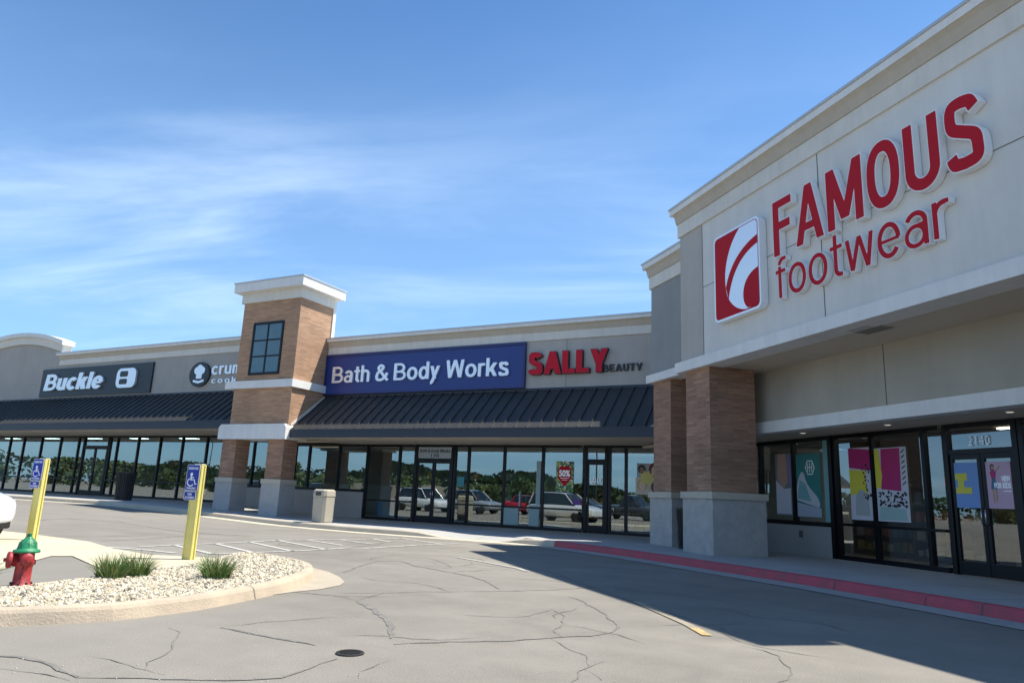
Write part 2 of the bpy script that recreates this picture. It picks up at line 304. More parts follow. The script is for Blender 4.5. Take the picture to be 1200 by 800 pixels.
APRON = [[-6.31,6.448],[-6.319,6.8],[-6.266,7.186],[-6.345,7.645],[-6.534,7.971],[-6.966,8.376],[-7.507,8.761],[-8.259,9.117],[-9.136,9.352]]
SLABA = [[-19.231,9.225],[-17.771,9.555],[-16.513,9.531],[-14.1,9.281],[-12.703,8.755],[-11.132,8.418],[-10.39,8.791],[-9.978,8.968]]
SLABB = [[-9.649,8.783],[-9.342,7.847],[-9.103,6.855],[-9.283,6.478],[-10.045,6.76],[-11.57,7.372],[-11.736,7.134],[-10.365,5.664],[-10.176,4.986]]
HYD = [-7.903,4.543]
G1 = [-7.916,5.534]
G1B = [-7.894,5.817]
G2 = [-7.112,6.314]
G0 = [-8.04,4.397]
POLE1 = [-14.95,8.633]
POLE2 = [-10.129,8.376]
MAN = [-3.67,4.61]
MANL = [-3.754,4.543]
MANR = [-3.586,4.678]
BIN1 = [-27.477,19.318]
CURBB = [[-17.343,-6.992],[-14.66,-7.59],[-13.239,-8.009],[-10.509,-7.975],[-8.768,-8.109],[-8.765,-8.727],[-7.667,-8.47],[-6.289,-8.165]]

# ============================================================ GROUND
def ground_mat():
    m=bpy.data.materials.new('lot pavement'); m.use_nodes=True; t=m.node_tree; b=t.nodes['Principled BSDF']; b.inputs['Roughness'].default_value=.9; b.inputs['Specular IOR Level'].default_value=.3
    c=t.nodes.new('ShaderNodeTexCoord')
    def noise(sc,det=5,ro=.6,src=None,dist=0):
        n=t.nodes.new('ShaderNodeTexNoise'); n.inputs['Scale'].default_value=sc; n.inputs['Detail'].default_value=det; n.inputs['Roughness'].default_value=ro; n.inputs['Distortion'].default_value=dist
        t.links.new(src or c.outputs['Object'],n.inputs[0]); return n.outputs[0]
    def rng_(f,a,b_,lo,hi):
        r=t.nodes.new('ShaderNodeMapRange'); r.inputs[1].default_value=a; r.inputs[2].default_value=b_; r.inputs[3].default_value=lo; r.inputs[4].default_value=hi; t.links.new(f,r.inputs[0]); return r.outputs[0]
    def mul(a,b_):
        r=t.nodes.new('ShaderNodeMath'); r.operation='MULTIPLY'; t.links.new(a,r.inputs[0]); t.links.new(b_,r.inputs[1]); return r.outputs[0]
    mp=t.nodes.new('ShaderNodeMapping'); mp.inputs['Rotation'].default_value=(0,0,math.radians(38)); mp.inputs['Scale'].default_value=(.12,1.2,1); t.links.new(c.outputs['Object'],mp.inputs[0])
    big=rng_(noise(.20,5),.3,.7,.80,1.14); mid=rng_(noise(1.4,8,.7),.3,.7,.88,1.09); fine=rng_(noise(75,4,.7),.3,.7,.70,1.22); streak=rng_(noise(1.,4,.6,mp.outputs[0]),.35,.7,.93,1.05)
    v=t.nodes.new('ShaderNodeTexVoronoi'); v.inputs['Scale'].default_value=170; t.links.new(c.outputs['Object'],v.inputs[0]); sp=rng_(v.outputs[0],.0,.5,1.14,.90)
    stain=mul(rng_(noise(.55,3,.5,dist=.6),.60,.72,1.,.82),rng_(noise(2.6,5,.7,dist=.4),.64,.70,1.,.88))
    val=mul(mul(mul(big,mid),mul(fine,streak)),mul(sp,stain))
    h=t.nodes.new('ShaderNodeHueSaturation'); h.inputs['Color'].default_value=(.272,.250,.212,1); t.links.new(val,h.inputs['Value'])
    w2=t.nodes.new('ShaderNodeMix'); w2.data_type='RGBA'; w2.inputs[7].default_value=(.228,.210,.182,1); t.links.new(h.outputs[0],w2.inputs[6]); t.links.new(rng_(noise(.11,3),.45,.65,0,.55),w2.inputs[0])
    t.links.new(w2.outputs[2],b.inputs['Base Color'])
    bp=t.nodes.new('ShaderNodeBump'); bp.inputs['Strength'].default_value=.45; bp.inputs['Distance'].default_value=.006; t.links.new(v.outputs[0],bp.inputs['Height']); t.links.new(bp.outputs[0],b.inputs['Normal'])
    return m
ROAD=ground_mat()
xs=[-1500,-600,-250,-120,-80,-60]+list(np.arange(-50,14,1.0))+[16,25,40,80,160,400,1500]
ys=[-1500,-600,-250,-120,-80,-50,-30,-15,-8,-4]+list(np.arange(0,27,.8))+[30,40,80,160,400,1500]
mb=MB(); mb.v=[(float(x),float(y),g(x,y)) for y in ys for x in xs]; nx=len(xs)
for j in range(len(ys)-1):
    for i in range(nx-1): mb.f.append((j*nx+i,j*nx+i+1,(j+1)*nx+i+1,(j+1)*nx+i)); mb.m.append(0)
road=setp(mb.build('road',ROAD,smooth=True),kind='structure'); ORG[road.name]=(0,0,0)
CRK=mat('crack seal',(.185,.172,.15),.85,.35,9,0,40,col2=(.12,.112,.10)); CRK2=mat('crack edge',(.20,.185,.16),.9,.3,9)
PAINT=mat('worn white paint',(.52,.505,.46),.8,.28,9,.2,60,col2=(.32,.30,.26)); YPAINT=mat('worn sunlit yellow paint',(.46,.33,.14),.8,.45,8,col2=(.27,.20,.10))
for wd,pts in CRACKS:
    mb=MB(); ribbon(pts,wd*.62,.0045,mb,ragged=.022); mb.build('crack_seal',CRK,road,uv=False,fixn=False)
def fine_crack(p,ang,n,step=.22):
    pts=[tuple(p)]
    for i in range(n):
        ang+=random.uniform(-.55,.55); p=(p[0]+math.cos(ang)*step,p[1]+math.sin(ang)*step); pts.append(p)
    return pts
mb=MB()
for p,a,n in [((-3.4,7.8),-1.0,7),((-2.9,6.9),.3,5),((-3.1,7.2),2.4,5),((-7.2,10.6),.2,9),((-8.1,10.8),2.6,8),((-5.8,10.0),.4,8),((-2.0,5.6),-1.2,6),((-5.4,6.8),2.9,7),((-4.4,3.4),1.9,7),((-4.2,5.1),.9,6),((-1.2,7.0),-.4,8),((-9.5,12.5),.1,14),((-12.5,13.6),-.2,16),((-3.0,8.9),.7,7),((-5.0,8.2),2.2,9),((-8.5,12.),.1,12),((-7.5,11.5),-.4,10),((-6.0,12.8),.2,12),((-11.,14.5),.0,14),((-13.5,15.2),-.1,12),((-4.2,11.5),-.9,9),((-1.6,8.0),-1.,8),((-2.2,7.4),.8,6),((-18,14.),0,16),((-21,15.5),-.1,14)]:
    ribbon(fine_crack(p,a,n),.014,.0042,mb,ragged=.01)
mb.build('fine_cracks',CRK,road,uv=False,fixn=False)
# crumbled grit along the cracks
mb=MB()
for wd,pts in CRACKS[:16]:
    for i in range(len(pts)-1):
        a_,b_=Vector(pts[i]),Vector(pts[i+1])
        for _ in range(int((b_-a_).length*16)):
            p=a_.lerp(b_,random.random())+Vector((random.gauss(0,.05+wd*.3),random.gauss(0,.05+wd*.3))); r=random.uniform(.002,.0055); z=g(p.x,p.y)+.004
            mb.add([(p.x-r,p.y-r*.7,z),(p.x+r,p.y-r,z),(p.x+r*.8,p.y+r,z),(p.x-r*.9,p.y+r*.8,z),(p.x,p.y,z+r*1.1)],[(0,1,4),(1,2,4),(2,3,4),(3,0,4)])
for _ in range(500):
    p=Vector((random.uniform(-9,1),random.uniform(2.5,15))); r=random.uniform(.002,.005); mb.add([(p.x-r,p.y-r*.7,.004),(p.x+r,p.y-r,.004),(p.x+r*.8,p.y+r,.004),(p.x-r*.9,p.y+r*.8,.004),(p.x,p.y,.004+r*1.1)],[(0,1,4),(1,2,4),(2,3,4),(3,0,4)])
setp(mb.build('loose_grit',mat('pale grit',(.42,.39,.32),.9,.4,20),uv=False,fixn=False),'pale loose grit scattered along the pavement cracks','grit',kind='stuff')
for wd,pts in MARKS:
    mb=MB(); ribbon(pts,wd,.009,mb); mb.build('painted_line',PAINT if wd>.1 else mat('faint paint',(.42,.40,.36),.85,.25,9),road,uv=False,fixn=False)
YM_=tuple(Vector(YLINE[1][-2]).lerp(Vector(YLINE[1][-1]),.35)); mb=MB(); ribbon([YLINE[1][0],YLINE[1][1],YM_],.10,.009,mb); mb.build('painted_line',mat('worn shaded yellow paint',(.315,.272,.20),.85,.2,9),road,uv=False,fixn=False)  # shaded stretch of the worn line: building shade put into a dimmer paint
mb=MB(); ribbon([YM_,YLINE[1][-1]],.10,.009,mb); mb.build('painted_line',YPAINT,road,uv=False,fixn=False,label='sunlit tip of the faded yellow line')  # sunlit tip of the same line, sunlight put into a brighter paint
# patch and manhole
CONC=mat('concrete',(.52,.455,.35),.9,.14,1.4,.3,70); CONCG=mat('concrete grey',(.36,.355,.335),.9,.14,1.2,.3,70); CONCT=mat('concrete tan curb',(.47,.38,.275),.9,.2,2.5,.35,50,col2=(.37,.31,.235))
a=math.atan2(MAN[1],MAN[0])
mb=MB(); P=[]
for k in range(28):
    r=.42*(1+.13*math.sin(3*k/28*2*math.pi+1)+.06*random.uniform(-1,1)); P.append((MAN[0]+.05+r*1.05*math.cos(2*math.pi*k/28),MAN[1]+r*.8*math.sin(2*math.pi*k/28),.004))

mh_s=.42
mh=thing('manhole_cover','round dark iron manhole cover set in the cracked pavement','manhole cover',(MAN[0],MAN[1],0))
IRON=mat('cast iron',(.045,.042,.04),.6,.3,12,.6,60,.4)
MB().lathe([(.255,.0),(.255,.010),(.235,.013),(.235,.009)],n=32).build('rim',IRON,mh)
mb=MB().lathe([(.225,.0),(.225,.011)],n=32)
for i in range(-4,5):
    for j in range(-4,5):
        if math.hypot(i,j)<4.4: mb.box(i*.045-.013,i*.045+.013,j*.045-.013,j*.045+.013,.011,.016)
mb.build('lid',IRON,mh); mh.scale=(mh_s,mh_s,1)
# ------------------------------------------------------------ kerb line, gutter, pavement (sidewalk)
q=math.sqrt(.5)
def Bw(s,y): return (q*s+q*y, -q*s+q*y)           # footwear building frame (s, y) -> world
def BL(pts): return [Bw(s,-n) for s,n in pts]
A_PATH=[(-70,18.0),(-45,17.9),(-32,17.9),(-27,18.0),(-24.5,18.3),(-22,18.7),(-19.6,18.75),(-17,18.25),(-15,17.95),(-13.2,17.9),(-12.2,17.95),(-9.6,18.05),(-8.9,18.05),(-7.75,17.75)]
B_PATH=[(-7.75,17.75)]+BL([(-17.0,-7.38),(-15.9,-7.65),(-15.1,-7.82),(-13.2,-8.08),(-11.3,-8.3),(-9.6,-8.5),(-6.7,-8.6),(-2,-8.65),(12,-8.7)])
def smooth_path(P,step=.35):
    P=[Vector(p) for p in P]; out=[]
    for i in range(len(P)-1):
        p0=P[max(i-1,0)];p1=P[i];p2=P[i+1];p3=P[min(i+2,len(P)-1)]; n=max(1,int((p2-p1).length/step)); 
        if (p2-p1).length>8: n=6
        for k in range(n):
            t=k/n; out.append(.5*((2*p1)+(p2-p0)*t+(2*p0-5*p1+4*p2-p3)*t*t+(3*p1-p0-3*p2+p3)*t*t*t))
    out.append(P[-1]); return out
def drop(x): return ss((x+12.6)/1.5)*(1-ss((x+9.75)/1.25))     # the ramp: 1 where the kerb is flush
def sweep(path,prof,mb,side=1,hfun=None):
    """prof: (offset behind the face, height); side=+1 offsets to the left of travel"""
    vs=[]; n=len(prof)
    for i,p in enumerate(path):
        d=(path[min(i+1,len(path)-1)]-path[max(i-1,0)]).normalized(); nn=Vector((-d.y,d.x))*side; k=hfun(p) if hfun else 1
        for o,h in prof: vs.append((p.x+nn.x*o,p.y+nn.y*o,g(p.x,p.y)+(h*k if h>0 else h)))
    fs=[(i*n+j,i*n+j+1,(i+1)*n+j+1,(i+1)*n+j) for i in range(len(path)-1) for j in range(n-1)]+[tuple(range(n)),tuple((len(path)-1)*n+j for j in range(n))[::-1]]
    mb.add(vs,fs)
PA=smooth_path(A_PATH); PB=smooth_path(B_PATH)
KP=[(-.005,-.05),(0,.0),(.025,.115),(.05,.14),(.08,.152),(.18,.154),(.18,-.05)]
mb=MB(); sweep(PA,KP,mb,1,lambda p:1-.93*drop(p.x)); setp(mb.build('kerb',CONC,smooth=False),kind='structure')
RED=mat('red kerb paint',(.50,.06,.09),.65,.30,5,.3,60,col2=(.33,.085,.085))
mb=MB(); sweep(PB,KP,mb,1); rk=setp(mb.build('red_kerb',RED,smooth=False),kind='structure'); ORG[rk.name]=(0,0,0)
# kerb joints
mb=MB()
for s_ in (-15.3,-12.55,-9.75,-8.1,-6.95,-4.):
    best=min(range(len(PB)-1),key=lambda i:abs((PB[i].x*q-PB[i].y*q)-s_)); p=PB[best]; d=(PB[best+1]-p).normalized(); nn=Vector((-d.y,d.x))
    vs=[]
    for o,h in ((-.012,.0),(.018,.118),(.07,.158),(.19,.1585)):
        for e in (-.006,.006): vs.append((p.x+nn.x*o+d.x*e,p.y+nn.y*o+d.y*e,h))
    mb.add(vs,[(0,1,3,2),(2,3,5,4),(4,5,7,6)])
mb.build('kerb_joint',CRK,rk,fixn=False)
mb=MB(); GP=[(-.52,.006),(-.5,.008),(-.008,.008)]
sweep(PA,GP,mb,1); setp(mb.build('gutter',mat('gutter concrete',(.54,.48,.37),.9,.12,1.6,.3,70),fixn=False),kind='structure')
mb=MB(); sweep(PB,GP,mb,1); gb=setp(mb.build('gutter',CONCG,fixn=False),kind='structure'); ORG[gb.name]=(0,0,0)
mb=MB(); ribbon([tuple(p+Vector((0,0))) for p in [PB[i]-Vector((-(PB[i+1]-PB[i]).normalized().y,(PB[i+1]-PB[i]).normalized().x))*.53 for i in range(0,len(PB)-1)]],.03,.010,mb,ragged=.006,taper=False); mb.build('gutter_seam',mat('efflorescence',(.55,.54,.5),.9,.3,10),gb,fixn=False)
# pavement west of x=-9: strips from kerb back to the shop front, sloping with the ground and down the ramp
mb=MB(); rows=[]
PAe=[p for p in PA if p.x<=-8.95]
for p in PAe:
    r=[]
    y0=p.y+.17
    ks=[0,.12,.3,.55,.85,1.2,1.6,2.2,3.2]; yy=[y0+k for k in ks]+[24.2]
    for y in yy: r.append((p.x,y,g(p.x,y)+.15-.145*drop(p.x)*(1-ss((y-y0-.1)/1.5))))
    rows.append(r)
n=len(rows[0]); mb.add([v for r in rows for v in r],[(i*n+j,(i+1)*n+j,(i+1)*n+j+1,i*n+j+1) for i in range(len(rows)-1) for j in range(n-1)])
def paving_mat():
    m=mat('pavement concrete',(.40,.39,.365),.9,.10,.9,.3,70); t=m.node_tree; b=t.nodes['Principled BSDF']
    src=b.inputs['Base Color'].links[0].from_socket; c=t.nodes.new('ShaderNodeTexCoord'); k=t.nodes.new('ShaderNodeTexBrick'); k.offset=0
    k.inputs['Scale'].default_value=1; k.inputs['Brick Width'].default_value=1.5; k.inputs['Row Height'].default_value=1.5; k.inputs['Mortar Size'].default_value=.012; k.inputs['Color1'].default_value=k.inputs['Color2'].default_value=(1,1,1,1); k.inputs['Mortar'].default_value=(.55,.55,.55,1)
    t.links.new(c.outputs['UV'],k.inputs[0]); x=t.nodes.new('ShaderNodeMix'); x.data_type='RGBA'; x.blend_type='MULTIPLY'; x.inputs[0].default_value=1
    t.links.new(src,x.inputs[6]); t.links.new(k.outputs[0],x.inputs[7]); t.links.new(x.outputs[2],b.inputs['Base Color']); return m
PAVE=paving_mat()
pv=setp(mb.build('pavement',PAVE,smooth=True),kind='structure')
ex=PAe[-1].x
poly=[(ex,24.2)]+[(ex,PAe[-1].y+.17)]
def offs(path,o): return [(p.x-(path[min(i+1,len(path)-1)]-path[max(i-1,0)]).normalized().y*o,p.y+(path[min(i+1,len(path)-1)]-path[max(i-1,0)]).normalized().x*o) for i,p in enumerate(path)]
poly+= [p for p in offs([p for p in PA if p.x>ex],.17)]+offs(PB,.17)
poly+= [Bw(12,12.9),Bw(-21.3,12.9),(-2.5,24.2)]
me=bpy.data.meshes.new('pavement'); b=bmesh.new(); vs=[b.verts.new((x,y,.15)) for x,y in poly]; f=b.faces.new(vs); bmesh.ops.triangulate(b,faces=[f]); bmesh.ops.recalc_face_normals(b,faces=b.faces)
ul=b.loops.layers.uv.new('UVMap')
for f in b.faces:
    if f.normal.z<0: f.normal_flip()
    for l in f.loops: l[ul].uv=((l.vert.co.x-l.vert.co.y)*q,(l.vert.co.x+l.vert.co.y)*q)
b.to_mesh(me); b.free(); me.materials.append(PAVE); o=bpy.data.objects.new('pavement',me); SC.collection.objects.link(o); setp(o,kind='structure')
# ------------------------------------------------------------ the planted island
def poly_top(name,pts,z,m,parent=None,kind='structure'):
    me=bpy.data.meshes.new(name); b=bmesh.new(); vs=[b.verts.new((x,y,z)) for x,y in pts]; f=b.faces.new(vs)
    if f.normal.z<0: bmesh.ops.reverse_faces(b,faces=[f])
    bmesh.ops.triangulate(b,faces=b.faces[:]); b.to_mesh(me); b.free(); me.materials.append(m); o=bpy.data.objects.new(name,me); SC.collection.objects.link(o)
    for f in me.polygons:
        pass
    if parent: o.parent=parent
    else: setp(o,kind=kind)
    return o
# kerb ring: outer foot line -> top -> rock edge
near0=None
rock=[Vector(p) for p in ROCK]
def inside(p,P):
    c=False; j=len(P)-1
    for i in range(len(P)):
        if (P[i][1]>p[1])!=(P[j][1]>p[1]) and p[0]<(P[j][0]-P[i][0])*(p[1]-P[i][1])/(P[j][1]-P[i][1])+P[i][0]: c=not c
        j=i
    return c
near=smooth_path([(-7.6,-1.2),(-7.05,1.6)]+[tuple(p) for p in ISL_OUT+ISL_OUT2[:-1]],.15)
BED=offs(near,.14)+[tuple(p) for p in ROCK[13:]]+[(-8.15,3.0),(-8.7,1.0),(-9.4,-1.2)]
mb=MB(); sweep(near,[(0,-.03),(0,.0),(.03,.095),(.05,.122),(.08,.132),(.155,.134),(.155,.05)],mb,1); ik=setp(mb.build('island_kerb',CONCT),kind='structure'); ORG[ik.name]=(0,0,0)
# kerb strip on the far side
far=smooth_path([BED[len(near)-1]]+BED[len(near):],.3)
mb=MB(); sweep(far,[(0,-.02),(0,.13),(.10,.13),(.13,.118),(.13,-.02)],mb,-1); setp(mb.build('island_kerb',CONC),kind='structure')
# joints on the near kerb
mb=MB()
for tx in (-6.05,):
    for i in (len(near)//3,len(near)//3*2-4):
        p=near[i]; d=(near[i+1]-p).normalized(); nn=Vector((-d.y,d.x))
        vs=[]
        for o,h in ((-.006,.0),(.026,.103),(.058,.129),(.08,.137),(.155,.1385)):
            for e in (-.005,.005): vs.append((p.x+nn.x*o+d.x*e,p.y+nn.y*o+d.y*e,h))
        mb.add(vs,[(0,1,3,2),(2,3,5,4),(4,5,7,6),(6,7,9,8)])
mb.build('kerb_joint',CRK2,ik,fixn=False)
soil=poly_top('gravel_bed',BED,.108,mat('bed soil',(.24,.21,.17),.95,.3,8))
poly_top('apron',APRON,.006,mat('apron concrete',(.40,.345,.262),.9,.15,2,.3,60))
poly_top('slab',SLABA+SLABB,.012,mat('slab concrete',(.54,.465,.33),.9,.12,.8,.3,60))
# stones of the bed
def stones():
    b=bmesh.new(); bmesh.ops.create_icosphere(b,subdivisions=1,radius=1); V=np.array([v.co[:] for v in b.verts]); F=np.array([[v.index for v in f.verts] for f in b.faces]); b.free()
    P=BED; pts=[]
    minx,maxx,miny,maxy=-9.6,-6.1,1.6,9.2
    while len(pts)<52000:
        p=(random.uniform(minx,maxx),random.uniform(miny,maxy))
        if inside(p,P): pts.append(p)
    n=len(pts); pts=np.array(pts); r=np.clip(rng.lognormal(-4.42,.38,n),.006,.028)
    sc=np.stack([r*rng.uniform(.8,1.5,n),r*rng.uniform(.7,1.1,n),r*rng.uniform(.35,.7,n)],1)
    A=rng.normal(size=(n,3,3)); Q,_=np.linalg.qr(A)
    VV=np.einsum('vk,nk->nvk',V,sc)*rng.uniform(.8,1.2,(n,len(V),1)); VV=np.einsum('nij,nvj->nvi',Q,VV)
    VV[:,:,0]+=pts[:,0,None]; VV[:,:,1]+=pts[:,1,None]; VV[:,:,2]+=(.112+r*.3+rng.uniform(0,.012,n))[:,None]
    allv=VV.reshape(-1,3); allf=(F[None]+np.arange(n)[:,None,None]*len(V)).reshape(-1,3)
    me=bpy.data.meshes.new('gravel'); me.from_pydata(allv.tolist(),[],allf.tolist())
    cols=[((.66,.585,.43),.0),((.56,.49,.365),1),((.74,.67,.52),2),((.30,.27,.22),3),((.52,.42,.28),4)]
    for c,i in cols: me.materials.append(mat('stone %d'%i,c,.9,.2,30,.3,90))
    mi=np.repeat(rng.choice([0,0,0,1,1,2,2,3,3,4],n),len(F)); me.polygons.foreach_set('material_index',mi.astype(np.int32))
    o=bpy.data.objects.new('gravel',me); SC.collection.objects.link(o)
    setp(o,'loose pale tan landscaping stones filling the kerbed island','gravel',kind='stuff')
stones()
# ------------------------------------------------------------ grass clumps
def clump(loc,label,n,h,rx,ry,group='grass clumps in the gravel bed'):
    t=thing('grass_clump',label,'grass clump',(loc[0],loc[1],.11),0,group)
    mb=MB()
    for i in range(n):
        a=random.uniform(0,2*math.pi); r=math.sqrt(random.random()); bx,by=rx*r*math.cos(a)*.62,ry*r*math.sin(a)*.62
        L=h*random.uniform(.6,1.1)*(1-.15*r); lean=random.uniform(.12,.95)*(.35+r); ta=a+random.uniform(-.7,.7)
        dx,dy=math.cos(ta),math.sin(ta); wv=random.uniform(.004,.0075); pa=random.uniform(0,math.pi); ux,uy=math.cos(pa)*wv,math.sin(pa)*wv; vs=[]
        S=5
        for k in range(S+1):
            u=k/S; out_=lean*L*(u**1.8); z=L*(u-.28*lean*u*u*1.3); ww=(1-u)**.7+.06
            vs+=[(bx+dx*out_+ux*ww,by+dy*out_+uy*ww,z),(bx+dx*out_-ux*ww,by+dy*out_-uy*ww,z)]
        mb.cm=random.choice([0,0,1,1,2]); mb.add(vs,[(2*k,2*k+1,2*k+3,2*k+2) for k in range(S)])
    mb.build('blades',[mat('blade green',(.14,.25,.055),.55,.3,20),mat('blade dark',(.085,.165,.04),.55,.3,20),mat('blade straw',(.30,.29,.12),.6,.3,20)],t,uv=False,fixn=False)
    return t
clump(G1,'low green grass clump in the gravel, the wider one between hydrant and blue sign post',380,.34,.30,.22)
clump((G1B[0],G1B[1]),'bushy green grass clump touching the wide clump left of the sign post',300,.36,.25,.22)
clump(G2,'small upright green grass clump in the gravel nearest the tip of the island',340,.36,.27,.22)
clump((HYD[0]-.42,HYD[1]-.28),'green grass clump cut off at the left edge behind the red hydrant',380,.36,.28,.24)

# ============================================================ STORE ROW (front faces -y)
YS,YG,YE=22.05,23.6,20.30     # sign wall, glass line, awning eave
def cornice(parent,x0,x1,y,ztop,zbot,p=.2,axis='x',cap=COPE,name='cornice',endl=True,scale=1.):
    """classical parapet trim: coping / fascia / cove tinted for ground bounce / flat band; front towards -y"""
    H=ztop-zbot
    d=[(0.0,ztop),(-p-.03,ztop),(-p-.03,ztop-.05),(-p,ztop-.05),(-p,ztop-.055)]
    c=box('coping',cap,parent,x0-(p+.03 if endl else 0),x1,y-p-.03,y+.35,ztop-.05,ztop,label=None)
    ft=ztop-.052; fb=ztop-.24*H
    box(name,TRIM,parent,x0-(p if endl else 0),x1,y-p,y+.3,fb,ft)
    cb=ztop-.56*H
    MB().prism_x([(y,fb-.002),(y-p+.02,fb-.002),(y-p*.62,ztop-.33*H),(y-.075,cb+.02),(y-.075,cb),(y,cb)],x0-(.075 if endl else 0),x1).build('cove',COVE,parent)
    box('band',TRIM2,parent,x0-(.05 if endl else 0),x1,y-.05,y+.2,zbot,cb-.002)
def win(parent,x0,x1,y,z0,z1,rails=(),fw=.045,gm=GLASS,name='window',fm=FRAME):
    """one glazed bay: frame mesh with its pane as sub-part; x0,x1 are mullion centres"""
    mb=MB(); a=fw
    mb.box(x0-a,x0+a,y-.05,y+.07,z0,z1)
    mb.box(x0+a+.001,x1-a-.001,y-.045,y+.06,z0,z0+.1).box(x0+a+.001,x1-a-.001,y-.045,y+.06,z1-.09,z1)
    for r in rails: mb.box(x0+a+.001,x1-a-.001,y-.045,y+.06,r-.03,r+.03)
    f=mb.build(name,fm,parent); MB().quad((x0+a*.5,y+.01,z0+.02),(x1-a*.5,y+.01,z0+.02),(x1-a*.5,y+.01,z1-.02),(x0+a*.5,y+.01,z1-.02)).build('pane',gm,f,fixn=False)
    return f
def door(parent,x0,x1,y,z0,zt,z1,double=True,gm=GLASS,single_hinge=0):
    mb=MB(); mb.box(x0-.05,x0+.05,y-.06,y+.07,z0,z1); mb.box(x1-.05,x1+.05,y-.06,y+.07,z0,z1); mb.box(x0+.051,x1-.051,y-.05,y+.06,zt,zt+.09); mb.box(x0+.051,x1-.051,y-.05,y+.06,z1-.09,z1)
    fr=mb.build('door_frame',FRAME,parent); MB().quad((x0+.03,y+.012,zt+.05),(x1-.03,y+.012,zt+.05),(x1-.03,y+.012,z1-.05),(x0+.03,y+.012,z1-.05)).build('transom_pane',gm,fr,fixn=False)
    xm=(x0+x1)/2; leaves=[(x0+.055,xm-.006),(xm+.006,x1-.055)] if double else [(x0+.055,x1-.055)]
    for i,(a,b) in enumerate(leaves):
        mb=MB(); w_=.07; mb.box(a,a+w_,y-.03,y+.025,z0+.01,zt-.006).box(b-w_,b,y-.03,y+.025,z0+.01,zt-.006).box(a+w_+.001,b-w_-.001,y-.028,y+.023,z0+.01,z0+.26).box(a+w_+.001,b-w_-.001,y-.028,y+.023,zt-.1,zt-.006)
        d=mb.build('door',FRAME,parent); MB().quad((a+.03,y,z0+.1),(b-.03,y,z0+.1),(b-.03,y,zt-.05),(a+.03,y,zt-.05)).build('pane',gm,d,fixn=False)
        hx=(b-.035) if (i==0 and double) else (a+.035)
        MB().tube([(hx,y-.03,z0+1.22),(hx,y-.085,z0+1.2),(hx,y-.085,z0+.95),(hx,y-.03,z0+.93)],.013,8).build('handle',STEEL,d,smooth=True)
    return fr
def awning(parent,x0,x1,zt,ze,zf,endcap=False,step=.43):
    """standing-seam awning: slope from wall (YS,zt) to eave (YE,ze), fascia down to zf"""
    mb=MB(); mb.prism_x([(YS,zt),(YE,ze),(YE,ze-.05),(YS,zt-.06)],x0,x1)
    n=int((x1-x0)/step); dy=YE-YS; dz=ze-zt; L=math.hypot(dy,dz); ny,nz=dz/L,-dy/L
    if nz<0: ny,nz=-ny,-nz
    for i in range(n+1):
        x=x0+.12+i*step
        if x>x1-.05: break
        mb.add([(x-.014,YS,zt-.001),(x+.014,YS,zt-.001),(x+.014,YE,ze-.001),(x-.014,YE,ze-.001),(x-.009,YS+ny*.05,zt+nz*.05),(x+.009,YS+ny*.05,zt+nz*.05),(x+.009,YE+ny*.05,ze+nz*.05),(x-.009,YE+ny*.05,ze+nz*.05)],[(0,3,7,4),(1,5,6,2),(4,7,6,5),(3,2,6,7),(0,4,5,1)])
    a=mb.build('awning',AWN,parent)
    mb=MB().box(x0,x1,YE-.03,YE+.04,zf,ze-.004).box(x0,x1,YE-.045,YE-.031,ze-.045,ze+.004); mb.build('fascia',FASC,a)
    box('flashing',COPE if False else FASC,a,x0,x1,YS-.02,YS-.002,zt+.002,zt+.09)
    return a
# ---- east shop (blue sign, red sign)
sh=fthing('shop_building','taupe shop building under the blue sign and the red sign, beside the brick tower','shop building',0.,(-12,YS,.15))
mb=MB().box(-19.94,-3.2,YS,YS+.3,4.5,6.62); mb.box(-19.94,-3.2,YS+.05,YS+.3,6.62,7.18); mb.build('wall',TAUPE,sh)
for x in (-9.34,-14.6): box('wall_joint',FRAME if False else CRK,sh,x-.008,x+.008,YS-.003,YS-.001,4.95,6.62)
cornice(sh,-19.93,-3.2,YS,7.30,6.62,endl=False)
awning(sh,-19.94,-3.4,4.86,3.40,3.10)
box('soffit',SOFF,sh,-19.9,-3.0,YE+.045,YG-.06,3.12,3.18)
box('roof',mat('roof membrane',(.45,.45,.44),.8,.1,2),sh,-19.93,1.0,YS+.36,40,6.9,7.0)
MB().box(-19.94,-19.8,YS+.31,40,3.2,6.9).build('side_wall',TAUPE,sh)
zg=3.12
XA=[-17.1,-16.33]
win(sh,-18.7,-17.1,YG,.15,zg,(.9,)); win(sh,-17.1,-16.40,YG,.15,zg,(.9,))
door(sh,-16.28,-14.62,YG,.15,2.50,zg)
box('door_jamb',FRAME,sh,-16.354,-16.331,YG-.04,YG+.05,.15,zg)
for a,b,r in ((-14.50,-13.90,(.9,)),(-13.90,-12.37,(.9,)),(-12.37,-10.80,(.9,)),(-10.80,-9.27,(.9,))): win(sh,a,b,YG,.15,zg,r)
door(sh,-9.16,-8.40,YG,.15,2.55,zg,double=False)
for a,b in ((-8.28,-7.70),(-7.70,-5.9),(-5.9,-4.6)): win(sh,a,b,YG,.15,zg,())
for a,b in ((-26.6,-25.15),(-25.15,-23.9),(-23.9,-22.65),(-22.65,-21.85),(-21.85,-20.2),(-20.2,-18.79)):
    win(sh,a,b,YG,1.2,zg if a>-23 else 3.4,())
box('knee_wall',KNEE,sh,-26.6,-18.752,YG-.08,YG+.1,.1,1.195)
box('interior_floor',INTF,sh,-26.6,-2.6,YG+.1,33,.10,.155)
box('interior_wall',INT,sh,-26.6,-1.,31,31.2,.156,3.6)
box('interior_ceiling',INT,sh,-26.6,-2.,YG+.11,31,3.45,3.55)
